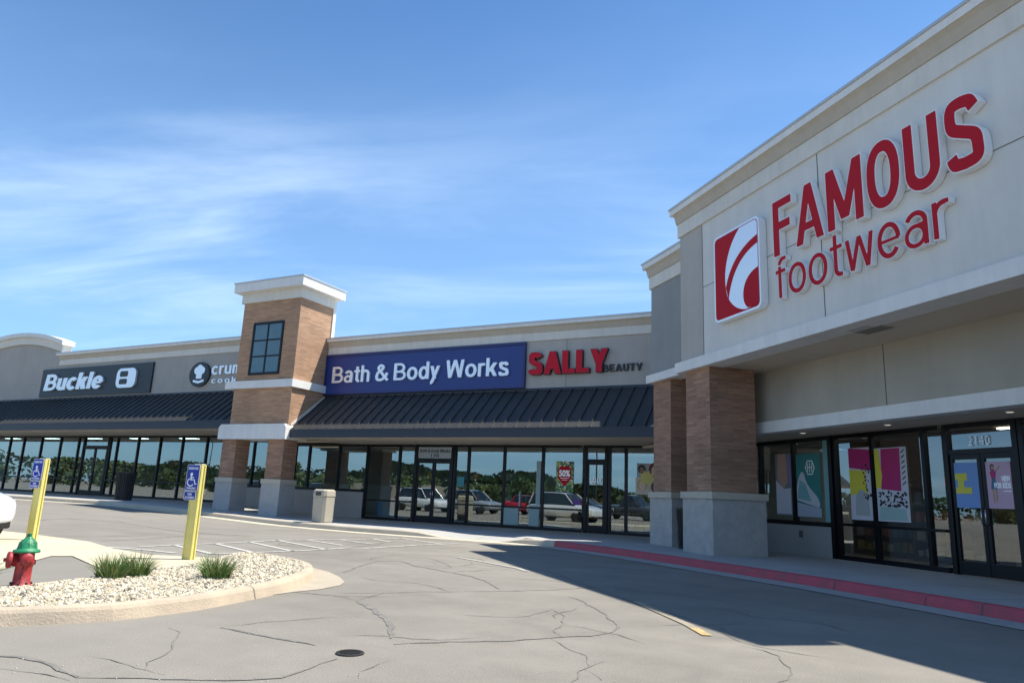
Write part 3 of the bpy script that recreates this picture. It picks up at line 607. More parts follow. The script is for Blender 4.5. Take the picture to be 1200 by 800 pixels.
box('partition',INT,sh,-10.9,-10.75,YG+.3,31,.156,3.44)
box('header_wall',SOFF,sh,-22.9,-3.0,YG-.04,YG+.09,3.19,4.4)
# ---- west shop
wh=fthing('shop_building','long taupe shop building with arched parapet at far left, dark glass front','shop building',0.,(-34,YS,.46))
mb=MB().box(-62,-23.06,YS,YS+.3,4.9,7.06); mb.box(-38.35,-23.06,YS+.05,YS+.3,7.06,7.6); mb.build('wall',TAUPE2,wh)
cx,zc_,R=-42.4,9.02-14.6,14.6
def arc(r,x0,x1,n=28): return [(x0+(x1-x0)*i/n, zc_+math.sqrt(max(r*r-(x0+(x1-x0)*i/n-cx)**2,0))) for i in range(n+1)]
MB().prism_y([(-46.6,7.06)]+arc(R-.5,-46.6,-38.35)+[(-38.35,7.06)],YS-.001,YS+.3).build('arched_parapet',TAUPE2,wh)
def band(r0,r1,x0,x1,y0,y1,name,m): MB().prism_y(arc(r1,x0,x1)+arc(r0,x0,x1)[::-1],y0,y1).build(name,m,wh)
band(R-.22,R,-46.8,-38.05,YS-.28,YS+.4,'arch_coping',TRIM); band(R-.62,R-.223,-46.7,-38.2,YS-.14,YS+.35,'arch_band',TRIM2)
cornice(wh,-38.34,-23.06,YS,7.72,7.06,endl=True)
cornice(wh,-62,-46.9,YS,7.72,7.06,endl=False)
awning(wh,-62,-23.07,5.24,3.80,3.47,step=.43)
box('soffit',SOFF,wh,-62,-23.07,YE+.045,YG-.06,3.50,3.56)
box('header_wall',SOFF,wh,-62,-23.07,YG-.04,YG+.09,3.57,4.8)
box('roof',MATS['roof membrane'],wh,-62,-23.1,YS+.42,40,7.0,7.1)
xs_=[-53,-51.2,-49.4,-47.7,-46.1,-44.5,-43.15,-41.45,-39.7,-38.1]
for a,b in zip(xs_,xs_[1:]): win(wh,a,b,YG,.44,3.49,(1.25,))
win(wh,-38.1,-37.72,YG,.44,3.49,(1.25,))
door(wh,-37.6,-35.55,YG,.44,2.9,3.49)
xs_=[-35.43,-34.85,-33.22,-31.56,-29.95,-28.25,-26.7]
for a,b in zip(xs_,xs_[1:]): win(wh,a,b,YG,.44,3.49,(1.25,))
box('interior_floor',INTF,wh,-62,-26.7,YG+.1,33,.40,.455); box('interior_wall',INT,wh,-62,-26.7,31,31.2,.456,3.7); box('interior_ceiling',INT,wh,-62,-26.7,YG+.11,31,3.6,3.7)
# ---- brick tower
tw=fthing('brick_tower','tan brick tower with white cap and tall six-pane window between the two shop buildings','tower',0.,(-21.55,20.9,.2))
X0,X1,Y0,Y1=-23.05,-19.94,20.2,22.04
mb=MB().box(X0,X1,Y0,Y1,5.33,8.58); mb.build('upper_brickwork',BRICK,tw)
MB().box(X0,X1,Y0,Y1,3.5,5.02).build('lower_brickwork',BRICK,tw)
MB().box(X0-.42,X1+.10,Y0-.12,Y1,5.025,5.325).build('belt_course',TRIM,tw)
# chamfered lintel band over the columns
MB().prism_y([(X0-.42,3.02),(X1+.06,3.02),(X1+.06,3.48),(X1-.04,3.60),(X0-.30,3.60),(X0-.42,3.48)],Y0-.16,Y0+1.0).build('lintel_band',TRIM,tw)
box('tower_soffit',SOFF,tw,X0-.3,X1+.05,Y0+1.0,Y1,3.10,3.16)
for cx0,cx1 in ((-23.33,-22.56),(-20.86,-20.03)):
    c=box('column',BRICKB,tw,cx0,cx1,Y0,Y0+.70,1.53,3.02)
    box('column_base',BLOCK,c,cx0-.06,cx1+.06,Y0-.05,Y0+.75,.1,1.36); box('column_cap',CAPST,c,cx0-.09,cx1+.09,Y0-.08,Y0+.78,1.36,1.528)
# crown
MB().box(X0-.10,X1+.08,Y0-.08,Y1,8.58,9.0).build('crown_frieze',TRIM2,tw)
MB().box(X0-.33,X1+.32,Y0-.34,Y1+.34,9.0,9.36).build('crown',TRIM,tw); box('crown_coping',COPE,tw,X0-.36,X1+.35,Y0-.37,Y1+.37,9.362,9.42)
MB().box(X0+.1,X1+.05,Y1+.001,Y1+.16,7.0,9.0).build('back_trim',TRIM,tw)
wx0,wx1,wz0,wz1=-22.37,-20.70,5.56,7.72; mb=MB(); yw=Y0-.03
for a in (wx0,wx1-.10): mb.box(a,a+.10,yw,Y0+.02,wz0,wz1)
for a in (wz0,wz1-.10): mb.box(wx0+.101,wx1-.101,yw,Y0+.02,a,a+.10)
xm=(wx0+wx1)/2; mb.box(xm-.035,xm+.035,yw+.004,Y0+.02,wz0+.101,wz1-.101)
for k in (1,2):
    zz=wz0+.1+(wz1-wz0-.2)*k/3; mb.box(wx0+.101,xm-.036,yw+.006,Y0+.02,zz-.03,zz+.03).box(xm+.036,wx1-.101,yw+.006,Y0+.02,zz-.03,zz+.03)
f=mb.build('window',FRAME,tw); MB().quad((wx0+.05,Y0-.008,wz0+.05),(wx1-.05,Y0-.008,wz0+.05),(wx1-.05,Y0-.008,wz1-.05),(wx0+.05,Y0-.008,wz1-.05)).build('pane',TGLASS,f)
# sloped flashing where awning dies into the tower
MB().prism_x([(YS,4.80),(YE+.02,3.50),(YE+.02,3.62),(YS,4.92)],X1+.001,X1+.03).build('flashing',TRIM2,tw)

# ============================================================ FOOTWEAR STORE, frame turned -45 degrees: local x = along the front, local y = into the building
FA=-math.pi/4; YM,YL,YI,YB=9.35,9.90,11.0,12.45
fb=fthing('shoe_store_building','tall grey and taupe store with white cornice and overhang at right, brick columns','store building',FA,(-10.2,YM,.15))
SL,SR=-15.42,-5.45
mb=MB().box(SL,-14.40,YM,YM+.4,4.68,8.0); mb.build('pilaster_wall',TAUPE,fb)
mb=MB().box(-14.399,-5.90,YM+.002,YM+.4,4.68,8.0); mb.build('sign_wall',LTST,fb); box('pilaster_wall',TAUPE,fb,-5.899,SR,YM,YM+.4,4.68,8.0)
JT=mat('joint dark grey',(.10,.095,.085),.9)  # one even dark grey for the wall joints
for s_ in (-10.39,): box('wall_joint',JT,fb,s_-.008,s_+.008,YM-.004,YM,4.68,8.0)
mb=MB().box(-14.4,-10.4,YM-.004,YM,6.38,6.392).box(-10.38,-5.90,YM-.004,YM,6.38,6.392); mb.build('wall_joint',JT,fb)
box('wall_joint',JT,fb,-14.409,-14.395,YM-.005,YM-.001,4.68,8.0)
box('side_wall',GREYST,fb,SL,SL+.3,YM+.401,YM+5,4.9,8.4); box('side_wall',GREYST,fb,SR-.3,SR,YM+.401,YM+5,4.9,8.4)
cornice(fb,SL,SR+.2,YM,8.83,8.0)
box('parapet_back',TAUPE,fb,SL+.3,SR-.3,YM+.41,YM+.7,8.0,8.75); 
box('cornice_return',TRIM,fb,SL-.2,SL,YM+.36,YM+4,8.63,8.79)
for s_ in (-14.45,-9.3,-7.0,-12.0): pass
box('fascia_band',TRIM,fb,SL-.12,SR+.12,YM-.12,YM+.42,4.42,4.675)
box('upper_soffit',SOFF,fb,SL,SR,YM+.421,YI,4.44,4.50)
vt=MB().box(-10.2,-9.6,9.52,10.13,4.425,4.438).build('soffit_vent',mat('vent grille',(.30,.28,.24),.8,.1,5),fb); 
mb=MB()
for i in range(9): mb.box(-10.15,-9.65,9.58+i*.06,9.60+i*.06,4.419,4.424)
mb.build('louvres',mat('vent slats',(.2,.19,.17),.8),vt)
# flanking lower blocks
for a,b in ((-17.95,SL-.001),(SR+.001,-2.4)):
    box('side_block_wall',GREYST,fb,a,b,YL,YL+.35,4.79,7.36)
    cornice(fb,a,b,YL,8.18,7.36)
    box('side_block_band',TRIM,fb,a-.1,b,YL-.12,YL+.36,4.56,4.785)
    box('side_block_soffit',SOFF,fb,a,b,YL+.361,YI+.2,4.58,4.62)
box('unseen_return_wall',GREYST,fb,-19.6,-18.4,11.6,17,3.2,8.0); box('unseen_return_wall',GREYST,fb,-17.94,-17.6,YL+.36,17,4.8,7.6)  # first box is an unseen block added to shade the awning's east end
box('roof',MATS['roof membrane'],fb,-17.6,9,YM+.71,26,6.8,6.9)
box('parapet_wall',TAUPE,fb,-2.39,12,YL,YL+.35,4.2,7.2)
# brick columns
def bcol(s0,s1,y0,y1,zt):
    c=box('column',BRICKB,fb,s0,s1,y0,y1,1.53,zt)
    box('column_base',ROUGHB,c,s0-.07,s1+.16,y0-.08,y1+.1,.15,1.375); box('column_cap',CAPST,c,s0-.11,s1+.20,y0-.12,y1+.14,1.376,1.528)
bcol(-15.27,-14.25,YM+.03,10.62,4.435); bcol(-17.86,-16.93,YL+.02,11.15,4.575); bcol(-5.9,-4.95,YM+.03,10.62,4.435); bcol(-3.4,-2.45,YL+.02,11.15,4.575)
# recessed upper wall, lower band, lower soffit
box('recessed_wall',INNERST,fb,-17.5,12,YI,YI+.25,3.226,4.60)
box('wall_joint',JT,fb,-10.745,-10.728,YI-.004,YI-.0005,3.226,4.44)
box('lower_band',TRIM,fb,-17.5,12,YI-.10,YI+.251,2.96,3.224)
box('lower_soffit',SOFF,fb,-21,12,YI+.252,YB+.1,2.975,3.03)
for s_,y_ in ((-13.78,11.57),(-11.40,11.66),(-8.8,11.63),(-16.2,11.57),(-6.2,11.63)):
    l=MB().lathe([(.085,2.962),(.085,2.972)],(s_,y_,0),20).build('downlight',TRIM,fb); MB().lathe([(.055,2.958),(.055,2.9615)],(s_,y_,0),16).build('lamp',mat('downlight lamp',(.9,.88,.8),.4,emit=(1,.95,.85),es=.35),l)
# storefront
zt_=2.96
KB=box('knee_wall',mat('knee wall tan grey',(.36,.34,.31),.9,.08,1.2,.2,120),fb,-21,-13.93,YB-.06,YB+.12,.15,.845)  # knee wall in one even tan grey
for a,b in ((-20.9,-19.5),(-19.5,-18.0),(-18.0,-16.53),(-16.53,-15.22),(-15.22,-13.93)): win(fb,a,b,YB,.85,zt_,(),gm=GLASSB)
box('corner_post',FRAME,fb,-13.929,-13.81,YB-.09,YB+.07,.15,zt_)
for a,b in ((-13.76,-12.645),(-12.645,-11.30),(-11.30,-10.87)): win(fb,a,b,YB,.15,zt_,(.93,),gm=GLASSB)
door(fb,-10.77,-9.36,YB,.15,2.38,zt_,gm=GLASSB)
for a,b in ((-9.25,-8.8),(-8.8,-7.4),(-7.4,-6.0),(-6.0,-4.5),(-4.5,-3.)): win(fb,a,b,YB,.15,zt_,(.93,),gm=GLASSB)
box('right_wall',INNERST,fb,-2.95,12,YB,YB+.2,.15,2.97)
ut=MB().box(-15.05,-14.93,YB-.075,YB-.062,.56,.72); o=ut.build('outlet_box',mat('outlet',(.09,.09,.09),.6),fb)
box('interior_floor',INTF,fb,-21,12,YB+.12,22,.10,.155); box('interior_wall',INTB,fb,-21,12,20,20.2,.156,3.6); box('interior_ceiling',INTB,fb,-21,12,YB+.15,20,3.42,3.5)
for i,(s_,y_) in enumerate(((-12.4,14.2),(-9.8,14.2),(-7.,14.2),(-14.8,15.5),(-12.2,17),(-9.,17))):
    box('ceiling_light',mat('interior lamp',(.9,.9,.8),.4,emit=(1,.93,.78),es=9.),fb,s_-1.0,s_+1.0,y_-.07,y_+.07,3.38,3.41)
for par,xs__,z_ in ((sh,range(-24,-3,4),3.40),(wh,range(-56,-28,4),3.55)):
    for x_ in xs__: box('ceiling_light',mat('interior lamp cool',(.9,.9,.9),.4,emit=(.9,1,.97),es=3.),par,x_-.6,x_+.6,25.4,25.7,z_-.03,z_)
# interior fittings
SHF=mat('shelf dark wood',(.10,.075,.06),.7,.2,3); 
def shelf(frame,x,y,z,L,rz,label,group,cols):
    M=Matrix.Rotation(frame,4,'Z')@Vector((x,y,z)); t=thing('display_shelf',label,'display shelf',M,frame+rz,group)
    mb=MB().box(-L/2,L/2,0,.4,0,.12)
    for k in range(4): mb.box(-L/2,L/2,.02,.38,.45+k*.42,.48+k*.42)
    mb.box(-L/2,-L/2+.04,0,.4,.12,1.8).box(L/2-.04,L/2,0,.4,.12,1.8).box(-L/2+.04,L/2-.04,.39,.41,.12,1.8); mb.build('rack',SHF,t)
    mb=MB()
    for k in range(5):
        x_=-L/2+.1
        while x_<L/2-.2:
            w_=random.uniform(.1,.24); h_=random.uniform(.12,.3); mb.cm=random.randrange(len(cols)); zb=(.12 if k==0 else .481+(k-1)*.42)
            mb.box(x_,x_+w_,.05,.3,zb+.001,zb+h_); x_+=w_+random.uniform(.02,.1)
    mb.build('boxes',cols,t); return t
CC=[mat('goods %d'%i,c,.6) for i,c in enumerate([(.45,.12,.1),(.1,.25,.4),(.5,.48,.42),(.5,.35,.1),(.15,.3,.2),(.06,.05,.07)])]
for i,(x,y) in enumerate([(-12.6,14.5),(-9.5,15.5),(-15,15),(-7.6,14.6)]): shelf(FA,x,y,.155,2.2,0,'dark display shelf with shoe boxes inside the tall store','display shelves in the tall store',CC)
for i,x in enumerate([-18.,-15.6,-13.2,-11.6,-9.9,-8.2,-6.4]): shelf(0,x,26.2+(i%2)*.8,.155,1.6,0,'dark display shelf with goods behind the glass of the taupe shop','display shelves in the taupe shop',CC)
for i,x in enumerate([-34.,-31.6,-29.5,-40.,-43.,-46]): shelf(0,x,26.5+(i%2)*.8,.455,1.7,0,'dark display shelf with goods behind the far left shop front','display shelves in the far left shop',CC)

# ------------------------------------------------------------ drawn lettering: strokes -> distance field -> outline
class Gl:
    def __init__(s): s.p=[]; s.w=.5
    def r(s,x0,y0,x1,y1): s.p.append(('poly',[(x0,y0),(x1,y0),(x1,y1),(x0,y1)])); return s
    def d(s,xb,xt,y0,y1,wx): s.p.append(('poly',[(xb,y0),(xb+wx,y0),(xt+wx,y1),(xt,y1)])); return s
    def path(s,P,w):
        Q=[]
        for i in range(len(P)-1):
            p0=P[max(i-1,0)];p1=P[i];p2=P[i+1];p3=P[min(i+2,len(P)-1)]
            for k in range(6):
                t=k/6; Q.append(tuple(.5*((2*b)+(c-a)*t+(2*a-5*b+4*c-d_)*t*t+(3*b-a-3*c+d_)*t**3) for a,b,c,d_ in zip(p0,p1,p2,p3)))
        Q.append(P[-1]); s.p.append(('line',Q,w)); return s
    def arc(s,cx,cy,rx,ry,a0,a1,w,n=22):
        s.p.append(('line',[(cx+rx*math.cos(math.radians(a0+(a1-a0)*k/n)),cy+ry*math.sin(math.radians(a0+(a1-a0)*k/n))) for k in range(n+1)],w)); return s
    def ring(s,x0,y0,x1,y1,w,k=1.):
        """k=1 ellipse, smaller k = squarer"""
        cx,cy=(x0+x1)/2,(y0+y1)/2; rx,ry=(x1-x0-w)/2,(y1-y0-w)/2; P=[]
        for i in range(49):
            a=2*math.pi*i/48; c,d=math.cos(a),math.sin(a); P.append((cx+rx*math.copysign(abs(c)**k,c),cy+ry*math.copysign(abs(d)**k,d)))
        s.p.append(('ring',P,w)); return s
    def dbowl(s,xl,W,y0,y1,w,m=1):
        r=(y1-y0)/2; rr=min(r,W-xl); s.r(xl,y1-w,W-rr,y1); s.r(xl,y0,W-rr,y0+w); s.arc(W-rr,(y0+y1)/2,rr-w/2,r-w/2,-90,90,w); return s
def glyph(ch,w,X=.73):
    G=Gl(); v=w; t=w*.86
    def setw(x): G.w=x; return G
    if ch=='B': G.r(0,0,v,1).dbowl(v*.5,.60,.5-t/2,1,t).dbowl(v*.5,.66,0,.5+t/2,t); return setw(.66)
    if ch=='F': G.r(0,0,v,1).r(0,1-t,.52,1).r(0,.46,.47,.46+t); return setw(.52)
    if ch=='E': G.r(0,0,v,1).r(0,1-t,.54,1).r(0,.5-t/2,.50,.5+t/2).r(0,0,.55,t); return setw(.55)
    if ch=='L': G.r(0,0,v,1).r(0,0,.50,t); return setw(.50)
    if ch=='A': G.d(0,.35-v*.52,0,1,v*1.04).d(.70-v*1.04,.35-v*.52,0,1,v*1.04).r(.14,.22,.56,.22+t*.9); return setw(.70)
    if ch=='T': G.r(.28-v/2,0,.28+v/2,1).r(0,1-t,.56,1); return setw(.56)
    if ch=='U': G.r(0,.28,v,1).r(.60-v,.28,.60,1).arc(.30,.285,.30-v/2,.285-t/2,180,360,v); return setw(.60)
    if ch=='M': G.r(0,0,v,1).r(.80-v,0,.80,1).d(.40-v*.55,.0,.12,1,v*1.1).d(.40-v*.55,.80-v*1.1,.12,1,v*1.1); return setw(.80)
    if ch=='O': G.ring(0,-.01,.64,1.01,v,.86); return setw(.64)
    if ch=='S':
        h=w/2; G.path([(.54-h*.8,.775),(.49-h*.8,.90-h*.3),(.36,.985-h),(.25,1.0-h),(.10+h*.4,.93-h*.5),(.02+h,.75),(.09+h*.5,.60),(.29,.505),(.49-h*.4,.405),(.57-h,.255),(.50-h*.4,.08+h*.4),(.30,.0+h),(.20,.01+h),(.08+h*.5,.09+h*.3),(.015+h*.8,.225)],w); return setw(.58)
    if ch=='Y': k=v*1.08; c_=.33; G.r(c_-v/2,0,c_+v/2,.44).d(c_-k/2,0,.36,1,k).d(c_-k/2,.66-k,.36,1,k); return setw(.66)
    if ch=='W':
        k=v*1.02; G.d(.20-k/2,0,0,1,k).d(.20-k/2,.45-k/2,0,1,k).d(.70-k/2,.45-k/2,0,1,k).d(.70-k/2,.90-k,0,1,k); return setw(.90)
    if ch=='w':
        k=v*1.02; G.d(.165-k/2,0,0,X,k).d(.165-k/2,.365-k/2,0,X,k).d(.565-k/2,.365-k/2,0,X,k).d(.565-k/2,.73-k,0,X,k); return setw(.73)
    if ch=='o': G.ring(0,-.012,.56,X+.012,v,.96); return setw(.56)
    if ch=='c': G.arc(.28,X/2,.28-v/2,X/2-t/2+.01,42,318,v); return setw(.50)
    if ch=='e': G.arc(.27,X/2,.27-v/2,X/2-t/2+.01,0,322,v).r(v*.6,X/2-t*.42,.54-v*.35,X/2+t*.36); return setw(.54)
    if ch=='d': G.ring(0,-.012,.53,X+.012,v,.96).r(.54-v,0,.54,1); return setw(.54)
    if ch=='b': G.ring(.01,-.012,.54,X+.012,v,.96).r(0,0,v,1); return setw(.54)
    if ch=='h': G.r(0,0,v,1).arc(.25,X-.25,.25-v/2,.25-t/2,0,165,v).r(.50-v,0,.50,X-.25); return setw(.50)
    if ch=='m':
        G.r(0,0,v,X)
        for x in (0,.34): G.arc(x+.17+v*.25,X-.20,.17-v*.25,.20-t/2,0,165,v).r(x+.34+v*0-v*.5+v*0,0,x+.34+v*.5,X-.20)
        return setw(.68+v*.5)
    if ch=='u': G.r(0,.25,v,X).arc(.25,.25,.25-v/2,.25-t/2,180,345,v).r(.50-v,0,.50,X); return setw(.50)
    if ch=='a': G.arc(.26,X-.235,.245-v/2,.235-t/2,0,158,v).r(.505-v,0,.505,X-.235).ring(0,-.012,.47,.45,t,.95).r(.3,.45-t,.505-v*.5,.45); return setw(.52)
    if ch=='t': G.r(.10,.14,.10+v,.94).r(0,X-t,.34,X).arc(.10+v/2+.13,t/2+.13,.13,.13,180,270,v).r(.10+v/2+.12,0,.33,t); return setw(.34)
    if ch=='f': G.r(.09,0,.09+v,.78).r(0,X-t,.33,X).arc(.09+v/2+.14,.995-t/2-.14,.14,.14,180,92,v).r(.09+v/2+.13,.995-t,.36,.995); return setw(.34)
    if ch=='r': G.r(0,0,v,X).arc(.24,X-.24,.24-v/2,.24-t/2,78,170,v).r(.26,X-t,.34,X); return setw(.33)
    if ch=='l': G.r(0,0,v,1); return setw(v)
    if ch=='i': G.r(0,0,v,X).r(0,.86,v,1); return setw(v)
    if ch=='k': G.r(0,0,v,1).d(v*.45,.50-v*1.1,.24,X,v*1.25).d(.53-v*1.2,.15,0,.46,v*1.2); return setw(.53)
    if ch=='s':
        h=w/2; k=X; G.path([(.46-h,k*.74),(.38-h*.3,.99*k-h*.8),(.23,k+.012-h),(.08+h*.3,k*.96-h*.5),(.03+h,k*.73),(.10+h*.5,k*.60),(.24,k*.51),(.40-h*.4,k*.42),(.48-h,k*.27),(.40-h*.2,.035+h*.5),(.24,-.012+h),(.07+h*.4,.04+h*.4),(.0+h,k*.28)],w); return setw(.48)
    if ch=='y': G.d(.25-v*.5,0,.0,X,v*1.06).d(.25-v*.55-.115,.50-v*1.06,-.17,X,v*1.06).path([(.25-.115,-.10),(.13-v*.2,-.22),(.03,-.265+v*.25)],v); return setw(.50)
    if ch=='&': G.path([(.72,.03),(.56,.22),(.36,.48),(.21,.68),(.18,.82),(.30,1.0-w*.5),(.43,.84),(.38,.69),(.18,.53),(.07+w*.2,.36),(.05+w*.3,.22),(.14,.07+w*.25),(.28,w*.42),(.46,.10+w*.2),(.60,.30),(.655,.48)],w); return setw(.72)
    G.w=.26; return G
def glyph_loops(G,off,shear=0.,res=.0125):
    if not G.p: return []
    pad=.12; x=np.arange(-pad,G.w+pad+.15,res); y=np.arange(-.35,1.18,res); Xg,Yg=np.meshgrid(x,y); D=np.full(Xg.shape,9.)
    def seg(ax,ay,bx,by):
        dx,dy=bx-ax,by-ay; L=dx*dx+dy*dy+1e-12; t=np.clip(((Xg-ax)*dx+(Yg-ay)*dy)/L,0,1); return np.hypot(Xg-ax-t*dx,Yg-ay-t*dy)
    for p in G.p:
        if p[0]=='poly':
            P=p[1]; d=np.full(Xg.shape,9.); ins=np.zeros(Xg.shape,bool); j=len(P)-1; mx=np.full(Xg.shape,-9.)
            A=sum(P[k-1][0]*P[k][1]-P[k][0]*P[k-1][1] for k in range(len(P))); sg=1 if A>0 else -1
            for i in range(len(P)):
                ax,ay=P[j];bx,by=P[i]; L=math.hypot(bx-ax,by-ay)+1e-12; mx=np.maximum(mx,sg*((Xg-ax)*(by-ay)-(Yg-ay)*(bx-ax))/L); j=i
            d=mx                                  # mitred offset keeps corners sharp
        else:
            P=p[1]; w=p[2]; d=np.full(Xg.shape,9.)
            for i in range(len(P)-1): d=np.minimum(d,seg(*P[i],*P[i+1]))
            d=d-w/2
            if p[0]=='line':
                for a,b in ((P[0],P[1]),(P[-1],P[-2])):
                    L=math.hypot(b[0]-a[0],b[1]-a[1])+1e-12; h=-((Xg-a[0])*(b[0]-a[0])+(Yg-a[1])*(b[1]-a[1]))/L
                    near=np.hypot(Xg-a[0],Yg-a[1])<w*.9
                    d=np.where(near,np.maximum(d,h),d)
        D=np.minimum(D,d)
    D=D-off; ny,nx=D.shape; segs={}
    In=D<0
    cells=np.argwhere((In[:-1,:-1]!=In[1:,1:])|(In[:-1,1:]!=In[1:,:-1])|(In[:-1,:-1]!=In[:-1,1:]))
    def ept(k):
        (i,j,o)=k
        a=D[i,j]; b=D[i,j+1] if o==0 else D[i+1,j]; t=a/(a-b); 
        return (x[j]+(t*res if o==0 else 0), y[i]+(t*res if o==1 else 0))
    nxt={}
    for i,j in cells:
        c=[In[i,j],In[i,j+1],In[i+1,j+1],In[i+1,j]]; e=[(i,j,0),(i,j+1,1),(i+1,j,0),(i,j,1)]
        code=sum(1<<k for k in range(4) if c[k])
        T={1:[(3,0)],2:[(0,1)],3:[(3,1)],4:[(1,2)],5:[(3,0),(1,2)],6:[(0,2)],7:[(3,2)],8:[(2,3)],9:[(2,0)],10:[(0,1),(2,3)],11:[(2,1)],12:[(1,3)],13:[(1,0)],14:[(0,3)]}.get(code,[])
        for a,b in T: nxt[tuple(map(int,e[a]))]=tuple(map(int,e[b]))
    loops=[]
    while nxt:
        s0=next(iter(nxt)); k=s0; L=[]
        while k in nxt: L.append(k); k=nxt.pop(k)
        P=[ept(q_) for q_ in L]
        if len(P)<8: continue
        # drop nearly straight points
        Q=[]; n=len(P)
        for i in range(n):
            a=Q[-1] if Q else P[i-1]; b=P[i]; c=P[(i+1)%n]; cr=abs((b[0]-a[0])*(c[1]-a[1])-(b[1]-a[1])*(c[0]-a[0]))
            if cr>res*res*.045 or math.hypot(b[0]-a[0],b[1]-a[1])>.12: Q.append(b)
        if len(Q)>3: loops.append([(px+shear*py,py) for px,py in Q])
    return loops
def loops_mesh(loops):
    cu=bpy.data.curves.new('c','CURVE'); cu.dimensions='2D'; cu.fill_mode='BOTH'; cu.extrude=.5
    for L in loops:
        sp=cu.splines.new('POLY'); sp.points.add(len(L)-1); sp.use_cyclic_u=True
        for i,(a,b) in enumerate(L): sp.points[i].co=(a,b,0,1)
    ob=bpy.data.objects.new('c',cu); SC.collection.objects.link(ob); dg=bpy.context.evaluated_depsgraph_get(); dg.update()
    me=bpy.data.meshes.new_from_object(ob.evaluated_get(dg)); V=[v.co.copy() for v in me.vertices]; F=[tuple(p.vertices) for p in me.polygons]
    bpy.data.objects.remove(ob); bpy.data.curves.remove(cu); bpy.data.meshes.remove(me); return V,F
def drawn(txt,x0,x1,zb,zt,yf,depth,parent,m,w=.14,gap=.09,face=None,rim=.0,X=.73,shear=0.,name='letter',thin=None):
    """letters from drawn strokes; baseline zb, cap line zt, ends at x0 and x1; face = second colour laid on the front, rim = how far the body shows round it"""
    x=0.; items=[]
    for ch in txt:
        if ch==' ': x+=.26; continue
        G=glyph(ch,w,X); items.append((ch,x,G)); x+=G.w+gap
    tot=x-gap; sx=(x1-x0)/tot; sz=(zt-zb)
    cache={}
    for ch,gx,G in items:
        if ch not in cache: cache[ch]=(loops_mesh(glyph_loops(G,rim,shear)),loops_mesh(glyph_loops(G,0.,shear)) if face else None)
        (V,F),fm=cache[ch]
        pl=lambda v,ya,yb: (x0+(gx+v.x)*sx, yb if v.z<0 else ya, zb+v.y*sz)
        o=MB().add([pl(v,yf,yf+depth) for v in V],F).build(name,m,parent)
        if face:
            V,F=fm; MB().add([pl(v,yf-.006,yf-.001) for v in V],F).build('letter_face',face,o)

# ============================================================ SIGNS
WHL=mat('sign white',(.90,.91,.92),.35,0,1,0,1,.5); WHS=mat('sign white side',(.86,.86,.85),.5); REDL=mat('sign red face',(.47,.0,.012),.8,0,1,0,1,.0); NAVY=mat('sign navy',(.020,.045,.21),.4,.04,1); NAVY2=mat('sign navy edge',(.022,.028,.13),.4)
CHAR=mat('sign charcoal',(.028,.040,.048),.5,.06,1); BLK=mat('black letters',(.02,.02,.022),.4)
REDS=mat('sally red',(.60,.006,.025),.8,0,1,0,1,.0)
def plate(name,m,parent,poly,y,th=.004): return MB().prism_y(poly,y-th,y).build(name,m,parent,fixn=True)
def rrect(x0,x1,z0,z1,r,n=6):
    P=[]
    for cx,cz,a0 in ((x1-r,z1-r,0),(x0+r,z1-r,90),(x0+r,z0+r,180),(x1-r,z0+r,270)):
        for k in range(n+1):
            a=math.radians(a0+90*k/n); P.append((cx+r*math.cos(a),cz+r*math.sin(a)))
    return P
# --- big red letters
t=fthing('shop_sign','big red raised capital letters FAMOUS on the light grey wall of the tall store','shop sign',FA,(-9.4,YM-.01,6.4))
YF=YM-.15
drawn('FAMOUS',-11.56,-6.90,6.22,7.40,YF,.14,t,WHS,w=.165,gap=.105,face=REDL,rim=.016)
t=fthing('shop_sign','smaller red raised lowercase letters footwear under the big capitals','shop sign',FA,(-9.6,YM-.01,5.4))
drawn('footwear',-11.56,-7.58,5.33,6.18,YF+.02,.12,t,WHS,w=.098,gap=.092,face=REDL,rim=.014,X=.70)
# --- logo panel
t=fthing('logo_sign','square raised red and white swoosh logo panel left of the big red letters','shop sign',FA,(-12.9,YM-.01,5.4))
lx0,lx1,lz0,lz1=-13.64,-11.97,5.28,7.32; yb=YM-.19
MB().prism_y(rrect(lx0,lx1,lz0,lz1,.14),yb,YM-.012).build('panel',WHL,t)
plate('red_field',REDL,t,rrect(lx0+.05,lx1-.05,lz0+.05,lz1-.05,.11),yb-.001,.004)
W_,H_=lx1-lx0,lz1-lz0
def LP(u,v): return (lx0+u*W_,lz0+v*H_)
def bez(p0,p1,p2,p3,n=14): return [tuple((1-t)**3*a+3*(1-t)**2*t*b+3*(1-t)*t*t*c+t**3*d for a,b,c,d in zip(p0,p1,p2,p3)) for t in [k/n for k in range(n+1)]]
# white main swoosh: from the top edge round to the foot
out_l=bez((.62,.97),(.36,.80),(.24,.52),(.29,.42)); mid=bez((.29,.42),(.34,.18),(.50,.08),(.66,.035)); back=bez((.66,.035),(.50,.16),(.46,.62),(.96,.56))[1:]
sw1=[LP(*p) for p in bez((.60,.965),(.30,.80),(.20,.50),(.30,.27))+bez((.30,.27),(.36,.16),(.50,.06),(.70,.035))[1:]+[(.95,.06)]+[(.965,.10),(.965,.93),(.93,.965)]]
plate('white_swoosh',WHL,t,sw1,yb-.0055,.003)
sw2=[LP(*p) for p in bez((.275,.36),(.38,.60),(.62,.74),(.965,.79))+bez((.965,.70),(.66,.66),(.42,.52),(.33,.22))]
plate('red_stripe',REDL,t,sw2,yb-.009,.003)
sw3=[LP(*p) for p in bez((.74,.045),(.60,.10),(.58,.40),(.965,.44))+[(.965,.10),(.95,.06),(.90,.045)]]
plate('red_corner',REDL,t,sw3,yb-.009,.003)
